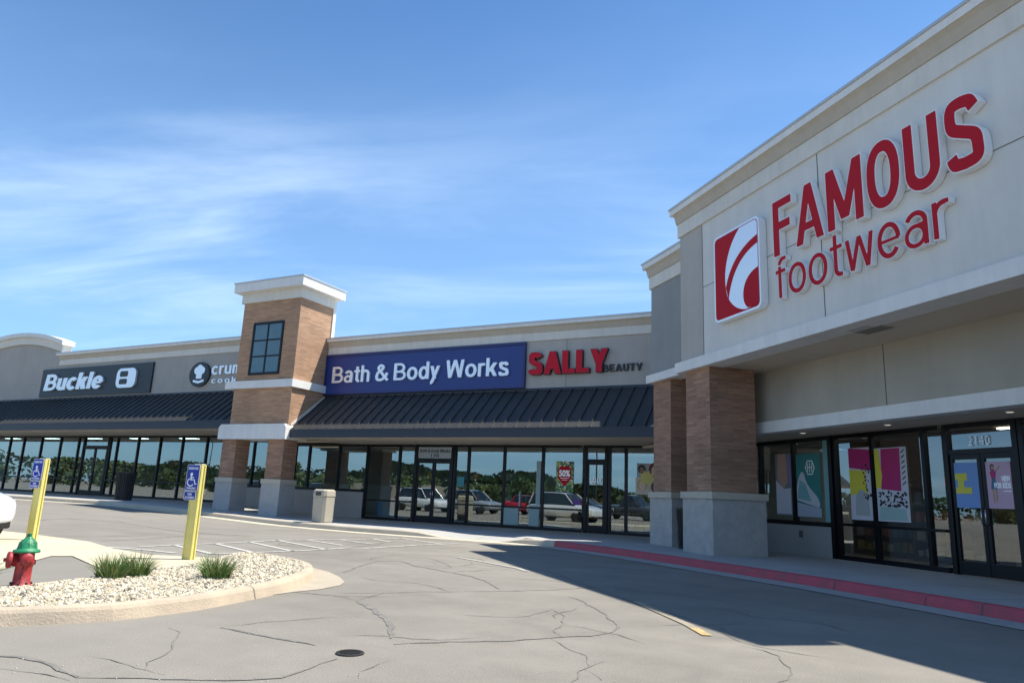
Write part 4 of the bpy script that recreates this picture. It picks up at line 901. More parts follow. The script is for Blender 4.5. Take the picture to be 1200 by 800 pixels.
# --- blue sign
t=fthing('shop_sign','long navy blue sign board with white lettering above the dark awning','shop sign',0.,(-15.4,YS-.01,4.95))
box('board',NAVY,t,-19.93,-10.86,YS-.09,YS-.004,4.955,6.585)
mb=MB()
for a,b,c,d in ((-19.93,-10.86,6.50,6.585),(-19.93,-10.86,4.955,5.0),(-19.93,-19.86,5.0,6.5),(-10.93,-10.86,5.0,6.5)): mb.box(a,b,YS-.13,YS-.091,c,d)
mb.build('board_rim',NAVY2,t)
drawn('Bath & Body Works',-19.50,-11.47,5.42,6.08,YS-.17,.075,t,WHL,w=.15,gap=.065)
# --- red sign
t=fthing('shop_sign','red and black raised letters SALLY BEAUTY on the taupe wall right of the blue board','shop sign',0.,(-9,YS-.01,5.4))
drawn('SALLY',-10.70,-7.80,5.40,6.18,YS-.16,.15,t,BLK,w=.225,gap=.05,face=REDS,rim=.012)
drawn('BEAUTY',-8.02,-6.66,5.41,5.65,YS-.08,.07,t,BLK,w=.17,gap=.11)
# --- charcoal sign far left
t=fthing('shop_sign','charcoal sign board with heavy white lettering and rounded emblem, far left facade','shop sign',0.,(-35,YS-.01,5.4))
MB().prism_y([(-39.62,5.39),(-30.72,5.39),(-30.72,6.86),(-39.62,6.86)],YS-.10,YS-.004).build('board',CHAR,t)
drawn('Buckle',-39.15,-34.3,5.70,6.56,YS-.20,.09,t,WHL,w=.205,gap=.03,shear=.10)
def emb(P): return P
e=MB().prism_y(rrect(-33.2,-31.75,5.66,6.62,.30),YS-.2,YS-.105).build('emblem',WHL,t)
plate('emblem_opening',CHAR,e,rrect(-32.95,-32.35,6.2,6.48,.09),YS-.201); plate('emblem_opening',CHAR,e,rrect(-32.95,-32.35,5.83,6.10,.09),YS-.201)
# --- oval + white text
t=fthing('shop_sign','dark oval emblem and small white text on the wall left of the brick tower','shop sign',0.,(-26,YS-.01,5.6))
el=[(-27.42+.66*math.cos(2*math.pi*k/36),6.12+.57*math.sin(2*math.pi*k/36)) for k in range(36)]
MB().prism_y(el,YS-.10,YS-.006).build('oval',BLK,t)
el=[(-27.42+.60*math.cos(2*math.pi*k/36),6.12+.51*math.sin(2*math.pi*k/36)) for k in range(36)]
plate('oval_face',CHAR,t,el,YS-.101)
for (cx_,cz_,r_) in ((-27.60,6.30,.17),(-27.42,6.38,.19),(-27.24,6.30,.17)):
    plate('hat_puff',WHL,t,[(cx_+r_*math.cos(2*math.pi*k/18),cz_+r_*math.sin(2*math.pi*k/18)) for k in range(18)],YS-.106,.002+.001*abs(cx_+27.42))
plate('hat_band',WHL,t,[(-27.60,5.92),(-27.24,5.92),(-27.22,6.28),(-27.62,6.28)],YS-.1095,.002); plate('scroll',WHL,t,[(-27.78,5.78),(-27.42,5.70),(-27.06,5.78),(-27.08,5.88),(-27.42,5.81),(-27.76,5.88)],YS-.110,.002)
drawn('crumbl',-26.68,-24.0,6.08,6.62,YS-.07,.06,t,WHL,w=.16,gap=.09,X=.72)
drawn('cookies',-26.62,-24.0,5.69,5.94,YS-.06,.05,t,WHL,w=.15,gap=.24,X=.72)

# --- window graphics and posters
yg=YG-.012
def decal_text(txt,x0,x1,z0,z1,y,parent,m,off=0.,space=1.,name='lettering'): return lettering(txt,x0,x1,z0,z1,y,.003,parent,m,name=name,off=off,space=space,split=False)
t=fthing('window_sign','white transom panel with black shop name and 170 over the double glass doors','window sign',0.,(-15.45,yg,2.6))
box('panel',mat('frosted film',(.42,.50,.55),.5),t,-16.22,-14.68,yg-.006,yg-.002,2.60,3.02)
drawn('Bath & Body Works',-16.15,-14.75,2.82,2.94,yg-.012,.003,t,BLK,w=.16,gap=.07); decal_text('170',-15.62,-15.25,2.63,2.76,yg-.012,t,BLK,off=.01)
t=fthing('door_decal','white letters SALLY BEAUTY on the single glass door','door decal',0.,(-8.78,yg-.03,1.7))
drawn('SALLY',-9.0,-8.56,1.86,1.99,yg-.03,.003,t,WHL,w=.23,gap=.06); decal_text('BEAUTY',-8.99,-8.57,1.76,1.83,yg-.03,t,WHL,off=.0)
def leafmat():
    m=mat('poster foliage',(.05,.14,.05),.5); t_=m.node_tree; b=t_.nodes['Principled BSDF']; c=t_.nodes.new('ShaderNodeTexCoord'); v=t_.nodes.new('ShaderNodeTexVoronoi'); v.inputs['Scale'].default_value=16; t_.links.new(c.outputs['Object'],v.inputs[0])
    r=t_.nodes.new('ShaderNodeValToRGB'); r.color_ramp.interpolation='CONSTANT'; cols=[(.04,.14,.07),(.25,.45,.12),(.85,.75,.68),(.06,.22,.10),(.55,.60,.10),(.04,.07,.15),(.35,.55,.22)]
    r.color_ramp.elements[0].color=(*cols[0],1); r.color_ramp.elements[1].position=1/7.; r.color_ramp.elements[1].color=(*cols[1],1)
    for i in range(2,7): e=r.color_ramp.elements.new(i/7); e.color=(*cols[i],1)
    s_=t_.nodes.new('ShaderNodeSeparateColor'); t_.links.new(v.outputs['Color'],s_.inputs[0]); t_.links.new(s_.outputs[0],r.inputs[0]); t_.links.new(r.outputs[0],b.inputs['Base Color']); return m
t=fthing('window_poster','square leafy green poster with red shield reading 50% in the shop window','poster',0.,(-9.96,yg,1.5))
box('sheet',leafmat(),t,-10.28,-9.62,yg-.008,yg-.003,1.5,2.55)
plate('shield',REDS,t,[(-10.20,1.95),(-10.20,2.30),(-10.08,2.40),(-9.95,2.36),(-9.82,2.40),(-9.70,2.30),(-9.70,1.95),(-9.95,1.68)],yg-.009,.003)
decal_text('50%',-10.16,-9.74,2.02,2.25,yg-.016,t,WHL,off=.03)
mb=MB(); mb.prism_y([(-10.12,1.96),(-9.78,1.96),(-9.78,1.975),(-10.12,1.975)],yg-.016,yg-.013); mb.prism_y([(-10.05,1.90),(-9.85,1.90),(-9.85,1.915),(-10.05,1.915)],yg-.016,yg-.013); mb.build('small_print',WHL,t)
# portrait collage: four tiles with heads
t=fthing('window_poster','poster of four portrait tiles around a yellow patch beside the brick column','poster',0.,(-7.0,yg,1.5))
sk=[(.28,.15,.10),(.72,.46,.34),(.80,.55,.42),(.62,.36,.25)]; hr=[(.02,.015,.015),(.10,.04,.02),(.55,.42,.20),(.12,.05,.03)]; bgc=[(.34,.40,.46),(.55,.40,.34),(.70,.58,.48),(.78,.60,.50)]
for i,(a,b,c,d) in enumerate(((-7.32,-6.98,2.06,2.53),(-6.97,-6.40,2.02,2.53),(-7.36,-6.90,1.50,2.05),(-6.89,-6.36,1.44,2.01))):
    tl=box('tile',mat('tile bg %d'%i,bgc[i],.5),t,a,b,yg-.007,yg-.003,c,d); cx_,cz_=(a+b)/2,(c+d)/2; r_=(b-a)*.30
    plate('hair',mat('print hair %d'%i,hr[i],.5),tl,[(cx_+1.35*r_*math.cos(2*math.pi*k/20),cz_+.04+1.45*r_*math.sin(2*math.pi*k/20)) for k in range(20)],yg-.008,.002)
    plate('face',mat('print skin %d'%i,sk[i],.5),tl,[(cx_+.8*r_*math.cos(2*math.pi*k/20),cz_+1.1*r_*math.sin(2*math.pi*k/20)) for k in range(20)],yg-.011,.002)
st=[(-6.98+(.20 if k%2 else .30)*math.cos(2*math.pi*k/20),2.04+(.18 if k%2 else .27)*math.sin(2*math.pi*k/20)) for k in range(20)]
plate('yellow_burst',mat('print yellow',(.75,.62,.18),.5),t,st,yg-.014,.002)
t=fthing('notice','small white and purple notices on the glass between the poster and the single door','notice',0.,(-9.7,yg,1.0))
box('purple_notice',mat('purple print',(.18,.05,.30),.5),t,-9.62,-9.32,yg-.008,yg-.003,1.06,1.26)
t=fthing('notice','small teal notice on the side pane right of the double doors','notice',0.,(-14.2,yg,1.3)); box('sheet',mat('teal print',(.05,.30,.34),.5),t,-14.36,-14.06,yg-.008,yg-.003,1.55,1.92)
t=fthing('notice','pale notice low on the large pane right of the double doors','notice',0.,(-12,yg,.5)); box('sheet',mat('pale aqua print',(.30,.42,.42),.5),t,-12.32,-11.72,yg-.008,yg-.003,.27,.86)
box('sheet',mat('pale aqua print',(.30,.42,.42),.5),t,-11.72,-11.66,yg-.008,yg-.003,.87,1.45)
t=fthing('notice','tall pale aqua strip standing inside the large pane near the leafy poster','notice',0.,(-11.1,yg,.3)); box('sheet',MATS['pale aqua print'],t,-11.3,-10.9,yg-.008,yg-.003,.27,1.0); box('strip',MATS['pale aqua print'],t,-11.05,-10.88,yg-.008,yg-.003,1.01,2.55)
t=fthing('window_poster','blue poster low in the first glass bay left of the double doors','poster',0.,(-17.9,yg,.4)); box('sheet',mat('bright blue print',(.05,.28,.48),.5),t,-18.1,-17.8,yg+.03,yg+.035,.3,.85); box('sheet_edge',MATS['pale aqua print'],t,-17.79,-17.2,yg+.03,yg+.035,.3,.62)
# footwear window posters
yb_=YB-.012
AQ=mat('print aqua',(.20,.42,.42),.5); TEALP=mat('print teal',(.02,.22,.20),.5); SKIN=mat('print skin',(.50,.30,.20),.5); PALE=mat('print pale',(.62,.60,.62),.5); MAG=mat('print magenta',(.48,.02,.14),.5); YEL=mat('print yellow2',(.72,.62,.06),.5); GREY=mat('print grey',(.20,.20,.22),.5)
def fplate(n,m,p,P,k): return plate(n,m,p,P,yb_-.004-.003*k,.002)
t=fthing('window_poster','grey and white photo poster of a leg and shoe, leftmost in the tall store window','poster',FA,(-15.6,yb_,1.05))
fplate('sheet',GREY,t,[(-15.92,1.06),(-15.30,1.06),(-15.30,2.62),(-15.92,2.62)],0)
fplate('leg',SKIN,t,[(-15.80,2.62),(-15.50,2.62),(-15.42,1.95),(-15.62,1.7),(-15.85,2.0)],1); fplate('shoe',PALE,t,[(-15.9,1.10),(-15.34,1.10),(-15.34,1.75),(-15.60,1.72),(-15.9,1.95)],2); fplate('shade',mat('print violet',(.25,.2,.35),.5),t,[(-15.34,2.62),(-15.30,1.8),(-15.48,1.95),(-15.44,2.62)],1)
t=fthing('window_poster','teal poster with a pale sneaker and a white hexagon mark','poster',FA,(-14.7,yb_,1.05))
fplate('sheet',TEALP,t,[(-15.12,1.05),(-14.28,1.05),(-14.28,2.58),(-15.12,2.58)],0)
sn=bez((-15.12,1.75),(-15.0,2.2),(-14.85,2.25),(-14.80,1.95))+bez((-14.80,1.95),(-14.65,1.65),(-14.35,1.6),(-14.33,1.35))[1:]+[(-14.36,1.28),(-15.12,1.45)]
fplate('sneaker',PALE,t,sn,1); fplate('sneaker_side',AQ,t,[(-15.10,1.50),(-14.62,1.42),(-14.80,1.85),(-15.0,1.95)],2); fplate('floor',mat('print lilac',(.45,.48,.55),.5),t,[(-15.12,1.06),(-14.29,1.06),(-14.29,1.26),(-15.12,1.4)],1)
hx=[(-14.62+.17*math.cos(math.pi*k/3),2.24+.20*math.sin(math.pi*k/3)) for k in range(6)]; hi=[(-14.62+.14*math.cos(math.pi*k/3),2.24+.17*math.sin(math.pi*k/3)) for k in range(6)]
fplate('hexagon',WHL,t,hx,2); fplate('hexagon_inside',TEALP,t,hi,3)
mb=MB(); yy=yb_-.016
for a,b,c,d in ((-14.70,-14.68,2.14,2.34),(-14.63,-14.61,2.12,2.36),(-14.56,-14.54,2.14,2.34),(-14.72,-14.52,2.235,2.255)): mb.box(a,b,yy-.002,yy,c,d)
mb.build('hexagon_strokes',WHL,t)
t=fthing('window_strip','pale aqua vertical strip at the window corner of the tall store','window strip',FA,(-14.1,yb_,.95)); fplate('strip',AQ,t,[(-14.16,.96),(-14.0,.96),(-14.0,2.87),(-14.16,2.87)],0)
t=fthing('window_poster','tall poster, pink above yellow above white, left one of the colourful pair','poster',FA,(-13.,yb_,1.05))
fplate('sheet',PALE,t,[(-13.34,1.05),(-12.70,1.05),(-12.70,2.64),(-13.34,2.64)],0); fplate('pink',MAG,t,[(-13.34,2.20),(-12.70,2.12),(-12.70,2.58),(-13.34,2.64)],1); fplate('yellow',YEL,t,[(-13.34,1.60),(-12.86,1.60),(-12.86,2.12),(-13.34,2.16)],1)
mb=MB()
for k in range(26):
    a,b=random.uniform(-12.96,-12.72),random.uniform(1.5,2.3); r_=random.uniform(.012,.03); mb.prism_y([(a+r_*math.cos(2*math.pi*j/7),b+1.3*r_*math.sin(2*math.pi*j/7)) for j in range(7)],yb_-.013,yb_-.011)
mb.build('spots',BLK,t); fplate('bag',mat('print silver',(.42,.44,.42),.5),t,bez((-13.2,1.15),(-13.25,1.9),(-12.8,1.9),(-12.8,1.15)),2)
t=fthing('window_poster','tall poster with magenta block over black animal spots, right one of the colourful pair','poster',FA,(-12.1,yb_,1.05))
fplate('sheet',PALE,t,[(-12.58,1.05),(-11.74,1.05),(-11.74,2.60),(-12.58,2.60)],0); fplate('pink',MAG,t,[(-12.44,1.72),(-11.92,1.68),(-11.90,2.58),(-12.40,2.58)],1); fplate('yellow',YEL,t,[(-12.58,1.75),(-12.45,1.73),(-12.40,2.0),(-12.47,2.58),(-12.58,2.58)],2)
mb=MB()
for k in range(60):
    a,b=random.uniform(-12.52,-11.80),random.uniform(1.36,1.66); r_=random.uniform(.014,.034); mb.prism_y([(a+r_*random.uniform(.7,1.3)*math.cos(2*math.pi*j/7),b+r_*random.uniform(.7,1.3)*math.sin(2*math.pi*j/7)) for j in range(7)],yb_-.013-.00005*k,yb_-.011)
for k in range(7): mb.prism_y([(-11.87,1.8+k*.11),(-11.78,1.86+k*.11),(-11.78,1.89+k*.11),(-11.87,1.83+k*.11)],yb_-.013,yb_-.011)
mb.build('spots',BLK,t); fplate('mint_base',mat('print mint',(.35,.50,.45),.5),t,[(-12.55,1.08),(-11.8,1.08),(-11.85,1.32),(-12.5,1.36)],1)
t=fthing('door_poster','light blue poster with a yellow block shape on the left glass door','poster',FA,(-10.4,YB-.03,1.38))
yb2=YB-.012; pb=mat('print light blue',(.18,.32,.62),.5)
plate('sheet',pb,t,[(-10.66,1.38),(-10.14,1.38),(-10.14,2.22),(-10.66,2.22)],yb2-.004,.003)
plate('yellow_shape',YEL,t,[(-10.63,1.64),(-10.30,1.64),(-10.30,1.76),(-10.45,1.76),(-10.45,1.88),(-10.38,1.88),(-10.38,2.02),(-10.63,2.02),(-10.63,1.90),(-10.58,1.90),(-10.58,1.76),(-10.63,1.76)],yb2-.009,.003)
t=fthing('door_poster','pink poster of a girl in a skirt reading NEW FOR KIDS, right glass door','poster',FA,(-9.75,YB-.03,1.38))
plate('sheet',mat('print pink',(.62,.40,.50),.5),t,[(-10.01,1.38),(-9.51,1.38),(-9.51,2.22),(-10.01,2.22)],yb2-.004,.003)
def pp(n,m,P,k=1): return plate(n,m,t,P,yb2-.0045-.0025*k,.002)
sk_=SKIN; pp('leg',sk_,[(-9.90,1.74),(-9.86,1.74),(-9.85,1.48),(-9.88,1.47)]); pp('leg',sk_,[(-9.84,1.74),(-9.80,1.74),(-9.79,1.55),(-9.82,1.48),(-9.84,1.55)]); pp('skirt',mat('print denim',(.06,.16,.26),.5),[(-9.91,1.73),(-9.78,1.72),(-9.82,1.93),(-9.88,1.93)],2)
pp('top',MAG,[(-9.89,1.92),(-9.81,1.92),(-9.79,2.04),(-9.86,2.07),(-9.91,2.03)],2); pp('arm',sk_,[(-9.80,2.02),(-9.70,2.12),(-9.72,2.15),(-9.82,2.05)]); pp('hair',BLK,[(-9.895,2.06),(-9.83,2.06),(-9.82,2.16),(-9.86,2.18),(-9.90,2.15)],1); pp('face',sk_,[(-9.875,2.08),(-9.835,2.08),(-9.83,2.14),(-9.875,2.145)],2)
decal_text('NEW',-9.69,-9.53,1.86,1.96,yb2-.012,t,WHL,off=.03); decal_text('FOR KIDS',-9.84,-9.53,1.74,1.84,yb2-.012,t,WHL,off=.03)
pp('small_print',WHL,[(-9.68,1.685),(-9.53,1.685),(-9.53,1.697),(-9.68,1.697)])
t=fthing('house_number','white numerals 2140 on the transom glass over the double doors','house number',FA,(-10.07,yb2,2.5))
lettering('2140',-10.29,-9.86,2.53,2.71,yb2-.004,.003,t,WHL,name='numeral',off=-.012,space=1.1)

# ============================================================ STREET FURNITURE
# hydrant
HR=mat('hydrant red',(.42,.03,.035),.5,.30,14,.35,60,col2=(.22,.03,.03)); HG=mat('hydrant green',(.02,.25,.10),.45,.3,14,.3,60,col2=(.015,.13,.06))
HZ=.11
h=thing('fire_hydrant','red fire hydrant with green bonnet standing in the gravel at the left edge','fire hydrant',(HYD[0],HYD[1],HZ),math.radians(-22)); h.scale=(.93,.93,.98)
MB().lathe([(.105,0),(.11,.015),(.105,.03),(.085,.045),(.082,.20),(.088,.22),(.10,.235),(.10,.255),(.088,.27),(.084,.33),(.088,.345)],n=28).build('barrel',HR,h,smooth=True)
bn=MB().lathe([(.128,.345),(.132,.355),(.128,.372),(.10,.378),(.094,.40),(.082,.44),(.058,.475),(.034,.49),(.032,.505),(.018,.507)],n=28).build('bonnet',HG,h,smooth=True)
MB().lathe([(.024,.50),(.024,.535),(.012,.54)],n=5).build('operating_nut',HG,bn)
mb=MB()
for k in range(8):
    a=2*math.pi*k/8; mb.tube([(.093*math.cos(a),.093*math.sin(a),.376),(.080*math.cos(a),.080*math.sin(a),.445),(.03*math.cos(a),.03*math.sin(a),.492)],.007,6)
mb.build('ribs',HG,bn,smooth=True)
for k,(sx) in enumerate((1,-1)):
    n_=MB().lathe([(.05,sx*.07),(.05,sx*.115),(.062,sx*.118),(.062,sx*.15),(.050,sx*.155),(.046,sx*.162),(.02,sx*.164)],(0,0,.285),20,'x').build('nozzle_cap',HR,h,smooth=True)
    MB().lathe([(.018,sx*.16),(.018,sx*.19)],(0,0,.285),5,'x').build('cap_nut',HR,n_)
n_=MB().lathe([(.066,-.07),(.066,-.125),(.082,-.128),(.082,-.165),(.066,-.172),(.03,-.176)],(0,0,.275),24,'y').build('pumper_cap',HR,h,smooth=True); MB().lathe([(.02,-.172),(.02,-.20)],(0,0,.275),5,'y').build('cap_nut',HR,n_)
MB().tube([(.13,-.02,.235),(.15,-.03,.16),(.145,-.035,.06),(.14,-.04,.0)],.005,5).build('chain',IRON,h)
mb=MB()
for k in range(8):
    a=2*math.pi*(k+.5)/8; mb.lathe([(.013,.0),(.013,.046),(.006,.05)],(.098*math.cos(a),.098*math.sin(a),.0),6); mb.lathe([(.011,.225),(.011,.27),(.005,.272)],(.097*math.cos(a),.097*math.sin(a),0),6)
mb.build('flange_bolts',IRON,h)
# yellow posts
YP=mat('post yellow',(.72,.64,.20),.5,.10,4,.1,40,coat=.1); SB=mat('sign blue',(.018,.035,.32),.35,.05,3)
def wheelchair(parent,cx,cz,s,y,m):
    mb=MB()
    def st(P,w):
        pts=[Vector((a,b)) for a,b in P]; L=[];R=[]
        for i,p in enumerate(pts):
            d=(pts[min(i+1,len(pts)-1)]-pts[max(i-1,0)]).normalized(); n=Vector((-d.y,d.x))*w/2; L.append(p+n); R.append(p-n)
        for i in range(len(pts)-1): mb.prism_y([(cx+v.x*s,cz+v.y*s) for v in (L[i],R[i],R[i+1],L[i+1])],y-.002,y)
    st([(.0+.07*math.cos(a),.86+.07*math.sin(a)) for a in [2*math.pi*k/10 for k in range(11)]],.13)
    st([(-.02,.74),(.0,.36)],.13); st([(-.02,.42),(.30,.42),(.42,.05),(.55,.10)],.10); st([(0,.60),(.24,.60)],.09)
    st([(-.02+.30*math.cos(a),.22+.30*math.sin(a)) for a in [math.radians(110+ k*215/14) for k in range(15)]],.09)
    return mb.build('wheelchair_symbol',m,parent,fixn=False)
def post(loc,label,H,lean,rz,grp='yellow posts with accessible parking signs'):
    t=thing('parking_sign_post',label,'sign post',(loc[0],loc[1],.012),rz,grp); t.rotation_euler=(0,lean,rz)
    mb=MB().box(-.065,.065,-.045,.045,0,H); mb.box(-.082,-.064,-.055,-.035,0,H-.02).box(.064,.082,-.055,-.035,0,H-.02).box(.064,.095,.02,.05,0,H).box(.066,.078,-.03,.01,0,H-.01); mb.build('post',YP,t,bevel=.004)
    box('cap',mat('post cap white',(.78,.76,.68),.5),t,-.07,.07,-.05,.05,H,H+.012)
    p=MB().prism_y(rrect(-.175,.065,H-.43,H-.005,.025),-.075,-.068).build('sign_plate',WHL,t); plate('blue_field',SB,p,rrect(-.168,.058,H-.423,H-.012,.02),-.0755,.002)
    decal_text('RESERVED',-.15,.04,H-.085,H-.045,-.079,p,WHL,off=.02); decal_text('PARKING',-.14,.03,H-.405,H-.37,-.079,p,WHL,off=.02); wheelchair(p,-.075,H-.335,.20,-.078,WHL)
    p2=MB().prism_y(rrect(-.175,.045,H-.58,H-.44,.02),-.075,-.068).build('sign_plate',WHL,t); plate('blue_field',SB,p2,rrect(-.168,.038,H-.573,H-.447,.015),-.0755,.002)
    decal_text('VAN',-.11,-.03,H-.505,H-.465,-.079,p2,WHL,off=.02); decal_text('ACCESSIBLE',-.155,.025,H-.555,H-.52,-.079,p2,WHL,off=.02)
    return t
post(POLE1,'yellow post with blue wheelchair sign rising behind the red hydrant',1.57,math.radians(-.5),math.radians(14))
post(POLE2,'yellow post with blue wheelchair sign between the two grass clumps, right one of the pair',1.52,math.radians(-.3),math.radians(14))
# litter receptacles
t=thing('litter_bin','beige concrete litter bin with rounded top standing by the tower columns','litter bin',(-16.72,18.95,.15),math.radians(0)); t.scale=(.86,.86,1.04)
EXA=mat('exposed aggregate beige',(.47,.43,.34),.9,.15,25,.5,90)
mb=MB(); 
def octo(r,c=.24): k=r*(1-c*1.2); return [(r,-k),(r,k),(k,r),(-k,r),(-r,k),(-r,-k),(-k,-r),(k,-r)]
def loftz(mb,secs):
    vs=[];n=8
    for r,z in secs: vs+=[(x,y,z) for x,y in octo(r)]
    fs=[(i*n+k,i*n+(k+1)%n,(i+1)*n+(k+1)%n,(i+1)*n+k) for i in range(len(secs)-1) for k in range(n)]+[tuple(range(n))[::-1],tuple((len(secs)-1)*n+k for k in range(n))]
    mb.add(vs,fs)
loftz(mb,[(.30,0),(.32,.03),(.335,.80)]); mb.build('body',EXA,t,bevel=.012)
mb=MB(); loftz(mb,[(.345,.803),(.35,.85),(.335,1.0),(.27,1.04)]); mb.build('lid',EXA,t,bevel=.012)
box('flap',mat('bin flap dark',(.05,.05,.05),.5),t,-.13,.13,-.352,-.30,.84,.96)
def blackbin(loc,label,H,r):
    t=thing('litter_bin',label,'litter bin',loc,.3); BM=mat('black bin metal',(.014,.015,.018),.45,.1,5)
    mb=MB()
    for k in range(28):
        a=2*math.pi*k/28; c,s_=math.cos(a),math.sin(a); 
        mb.tube([(r*.86*c,r*.86*s_,.04),(r*.92*c,r*.92*s_,H*.6),(r*1.05*c,r*1.05*s_,H)],.014,5)
    mb.build('slats',BM,t); MB().lathe([(r*.80,.02),(r*.85,H*.6),(r*.95,H-.02)],n=24).build('liner',BM,t); MB().lathe([(r*1.0,H),(r*1.12,H),(r*1.12,H+.04),(r*1.0,H+.045)],n=28).build('rim',BM,t); MB().lathe([(r*.86,0),(r*.9,0),(r*.9,.05),(r*.8,.05)],n=28).build('foot_ring',BM,t)
    return t
b1=blackbin((-28.2,19.7,.44),'black slatted litter bin in front of the far left shop windows',1.12,.36)
for k in range(1):
    mb=MB(); mb.tube([(-.22,0,1.16),(-.22,0,1.42),(.22,0,1.42),(.22,0,1.16)],.018,6); mb.tube([(-.1,0,1.42),(-.1,0,1.16)],.012,6); mb.tube([(.05,0,1.42),(.05,0,1.16)],.012,6); mb.build('hood_frame',MATS['black bin metal'],b1)
bx_,by_=Bw(-16.12,9.92); blackbin((bx_,by_,.15),'black slatted litter bin between the two brick columns of the tall store',.95,.27)
# litter specks on the pavement
CARX,CARY=-16.85,7.12
# ------------------------------------------------------------ cars (one seen in the photograph at the left edge, the others in the shop glass)
TYRE=mat('tyre rubber',(.018,.018,.018),.85); RIM=mat('alloy',(.45,.45,.46),.35,0,1,0,1,.8); CGL=mat('car glass',(.012,.016,.018),.05,0,1,0,1,0,.9); DKP=mat('dark plastic',(.02,.02,.022),.6)
def car(loc,rz,label,col,suv=True,group=None,L=4.6,Wd=1.84,H=1.68,pickup=False):
    t=thing('parked_car',label,'car',loc,rz,group); PT=mat('paint %.2f %.2f %.2f'%col,col,.25,0,1,0,1,0,.5,coat=1.)
    hw=Wd/2; hl=L/2
    # stations along x: x, bottom, sill(mid), belt, half width factor
    S=[(-hl,.42,.62,.86 if not pickup else .95,.80),(-hl+.10,.28,.60,.96,.93),(-hl+.5,.24,.60,1.02,1.),(-.9,.22,.60,1.0,1.),(0,.22,.60,.98,1.),(.75,.22,.60,.97,1.),(1.1,.23,.60,.98,1.),(hl-.55,.24,.60,.90,.985),(hl-.18,.27,.58,.80,.90),(hl-.03,.32,.52,.68,.74),(hl,.40,.50,.60,.66)]
    vs=[];
    for x,b,m_,bl,f in S:
        w_=hw*f
        vs+=[(x,-w_*.88,b),(x,-w_,m_-.12),(x,-w_*1.0,m_+.12),(x,-w_*.95,bl),(x,-w_*.60,bl+.045),(x,w_*.60,bl+.045),(x,w_*.95,bl),(x,w_,m_+.12),(x,w_,m_-.12),(x,w_*.88,b)]
    n=10; mb=MB(); mb.add(vs,[(i*n+k,i*n+(k+1)%n,(i+1)*n+(k+1)%n,(i+1)*n+k) for i in range(len(S)-1) for k in range(n)]+[tuple(range(n))[::-1],tuple((len(S)-1)*n+k for k in range(n))])
    bo=mb.build('body',PT,t,smooth=True); md=bo.modifiers.new('s','SUBSURF'); md.levels=2; md.render_levels=2
    # cabin
    xb=-hl+.18 if suv else -hl+.75
    if pickup: xb=-.55
    C=[(xb,.98,.98,.02),(xb+.22,.98,H-.10,.8),(xb+.5,.98,H-.01,1.),(.0,.98,H,1.),(.35,.98,H-.05,.97),(1.18,.95,1.0,.05)]
    vs=[]
    for x,b,tz,f in C:
        wb=hw*.93; wt=hw*(.93-.24*((tz-b)/(H-b)))
        vs+=[(x,-wb,b),(x,-wt,tz-.04),(x,-wt*.8,tz),(x,wt*.8,tz),(x,wt,tz-.04),(x,wb,b)]
    n=6; mb=MB(); mb.add(vs,[(i*n+k,i*n+k+1,(i+1)*n+k+1,(i+1)*n+k) for i in range(len(C)-1) for k in range(n-1)]+[tuple((i*n,i*n+1,i*n+2,i*n+3,i*n+4,i*n+5)) for i in (0,)])
    mb.m=[ (0) for _ in mb.f]
    gl=mb.build('windows',CGL,t,smooth=False)
    mb=MB()
    for i in (1,2,3):
        a=vs[i*6:(i+1)*6]; b=vs[(i+1)*6:(i+2)*6] if i<3 else vs[24:30]
        up=lambda p,k=1.004: (p[0],p[1]*k,p[2]+.008)
        mb.add([up(a[1]),up(a[2]),up(a[3]),up(a[4]),up(b[4]),up(b[3]),up(b[2]),up(b[1])],[(0,1,6,7),(1,2,5,6),(2,3,4,5)])
    mb.build('roof',PT,t,smooth=True,fixn=False)
    for sy in (-1,1):
        mb=MB()
        for xx,xt in ((xb+.12,xb+.35),(1.12,.42)):
            mb.tube([(xx,sy*hw*.935,.98),(xt,sy*hw*.74,H-.05)],.035,5)
        mb.build('pillars',PT,t)
        for xw in (-hl+.85,hl-.92):
            wv=MB().lathe([(.19,-.10),(.30,-.11),(.335,-.08),(.335,.08),(.30,.11),(.19,.10)],(xw,sy*(hw-.12),.335),28,'y').build('wheel',TYRE,t,smooth=True)
            mb=MB().lathe([(.20,-.085),(.20,.085)],(xw,sy*(hw-.12),.335),24,'y')
            mb.build('rim',RIM,wv)
            mb=MB().lathe([(.40,-.02),(.40,.05)],(xw,sy*(hw-.075),.36),24,'y'); mb.build('wheel_arch',DKP,t)
        hd=MB(); hd.add([(hl-.52,sy*hw*.93,.80),(hl-.16,sy*hw*.80,.78),(hl-.06,sy*hw*.62,.70),(hl-.05,sy*hw*.60,.62),(hl-.14,sy*hw*.82,.64),(hl-.40,sy*hw*.955,.70)],[(0,1,4,5),(1,2,3,4)]); 
        o=hd.build('headlight',mat('headlight lens',(.75,.76,.78),.15,0,1,0,1,.3,.8,coat=1.),t,fixn=False); o.modifiers.new('s','SOLIDIFY').thickness=.05
        box('tail_light',mat('tail light',(.35,.01,.01),.3),t,-hl-.005,-hl+.2,sy*hw*.60,sy*hw*.90,.80,1.0)
    MB().box(hl-.28,hl-.03,-hw*.70,hw*.70,.25,.42).build('front_valance',DKP,t,bevel=.04)
    return t
car((CARX,CARY,.0),math.radians(8),'white car whose rounded nose juts in at the left edge above the hydrant',(.66,.68,.71))
CG='parked cars mirrored in the shop glass'
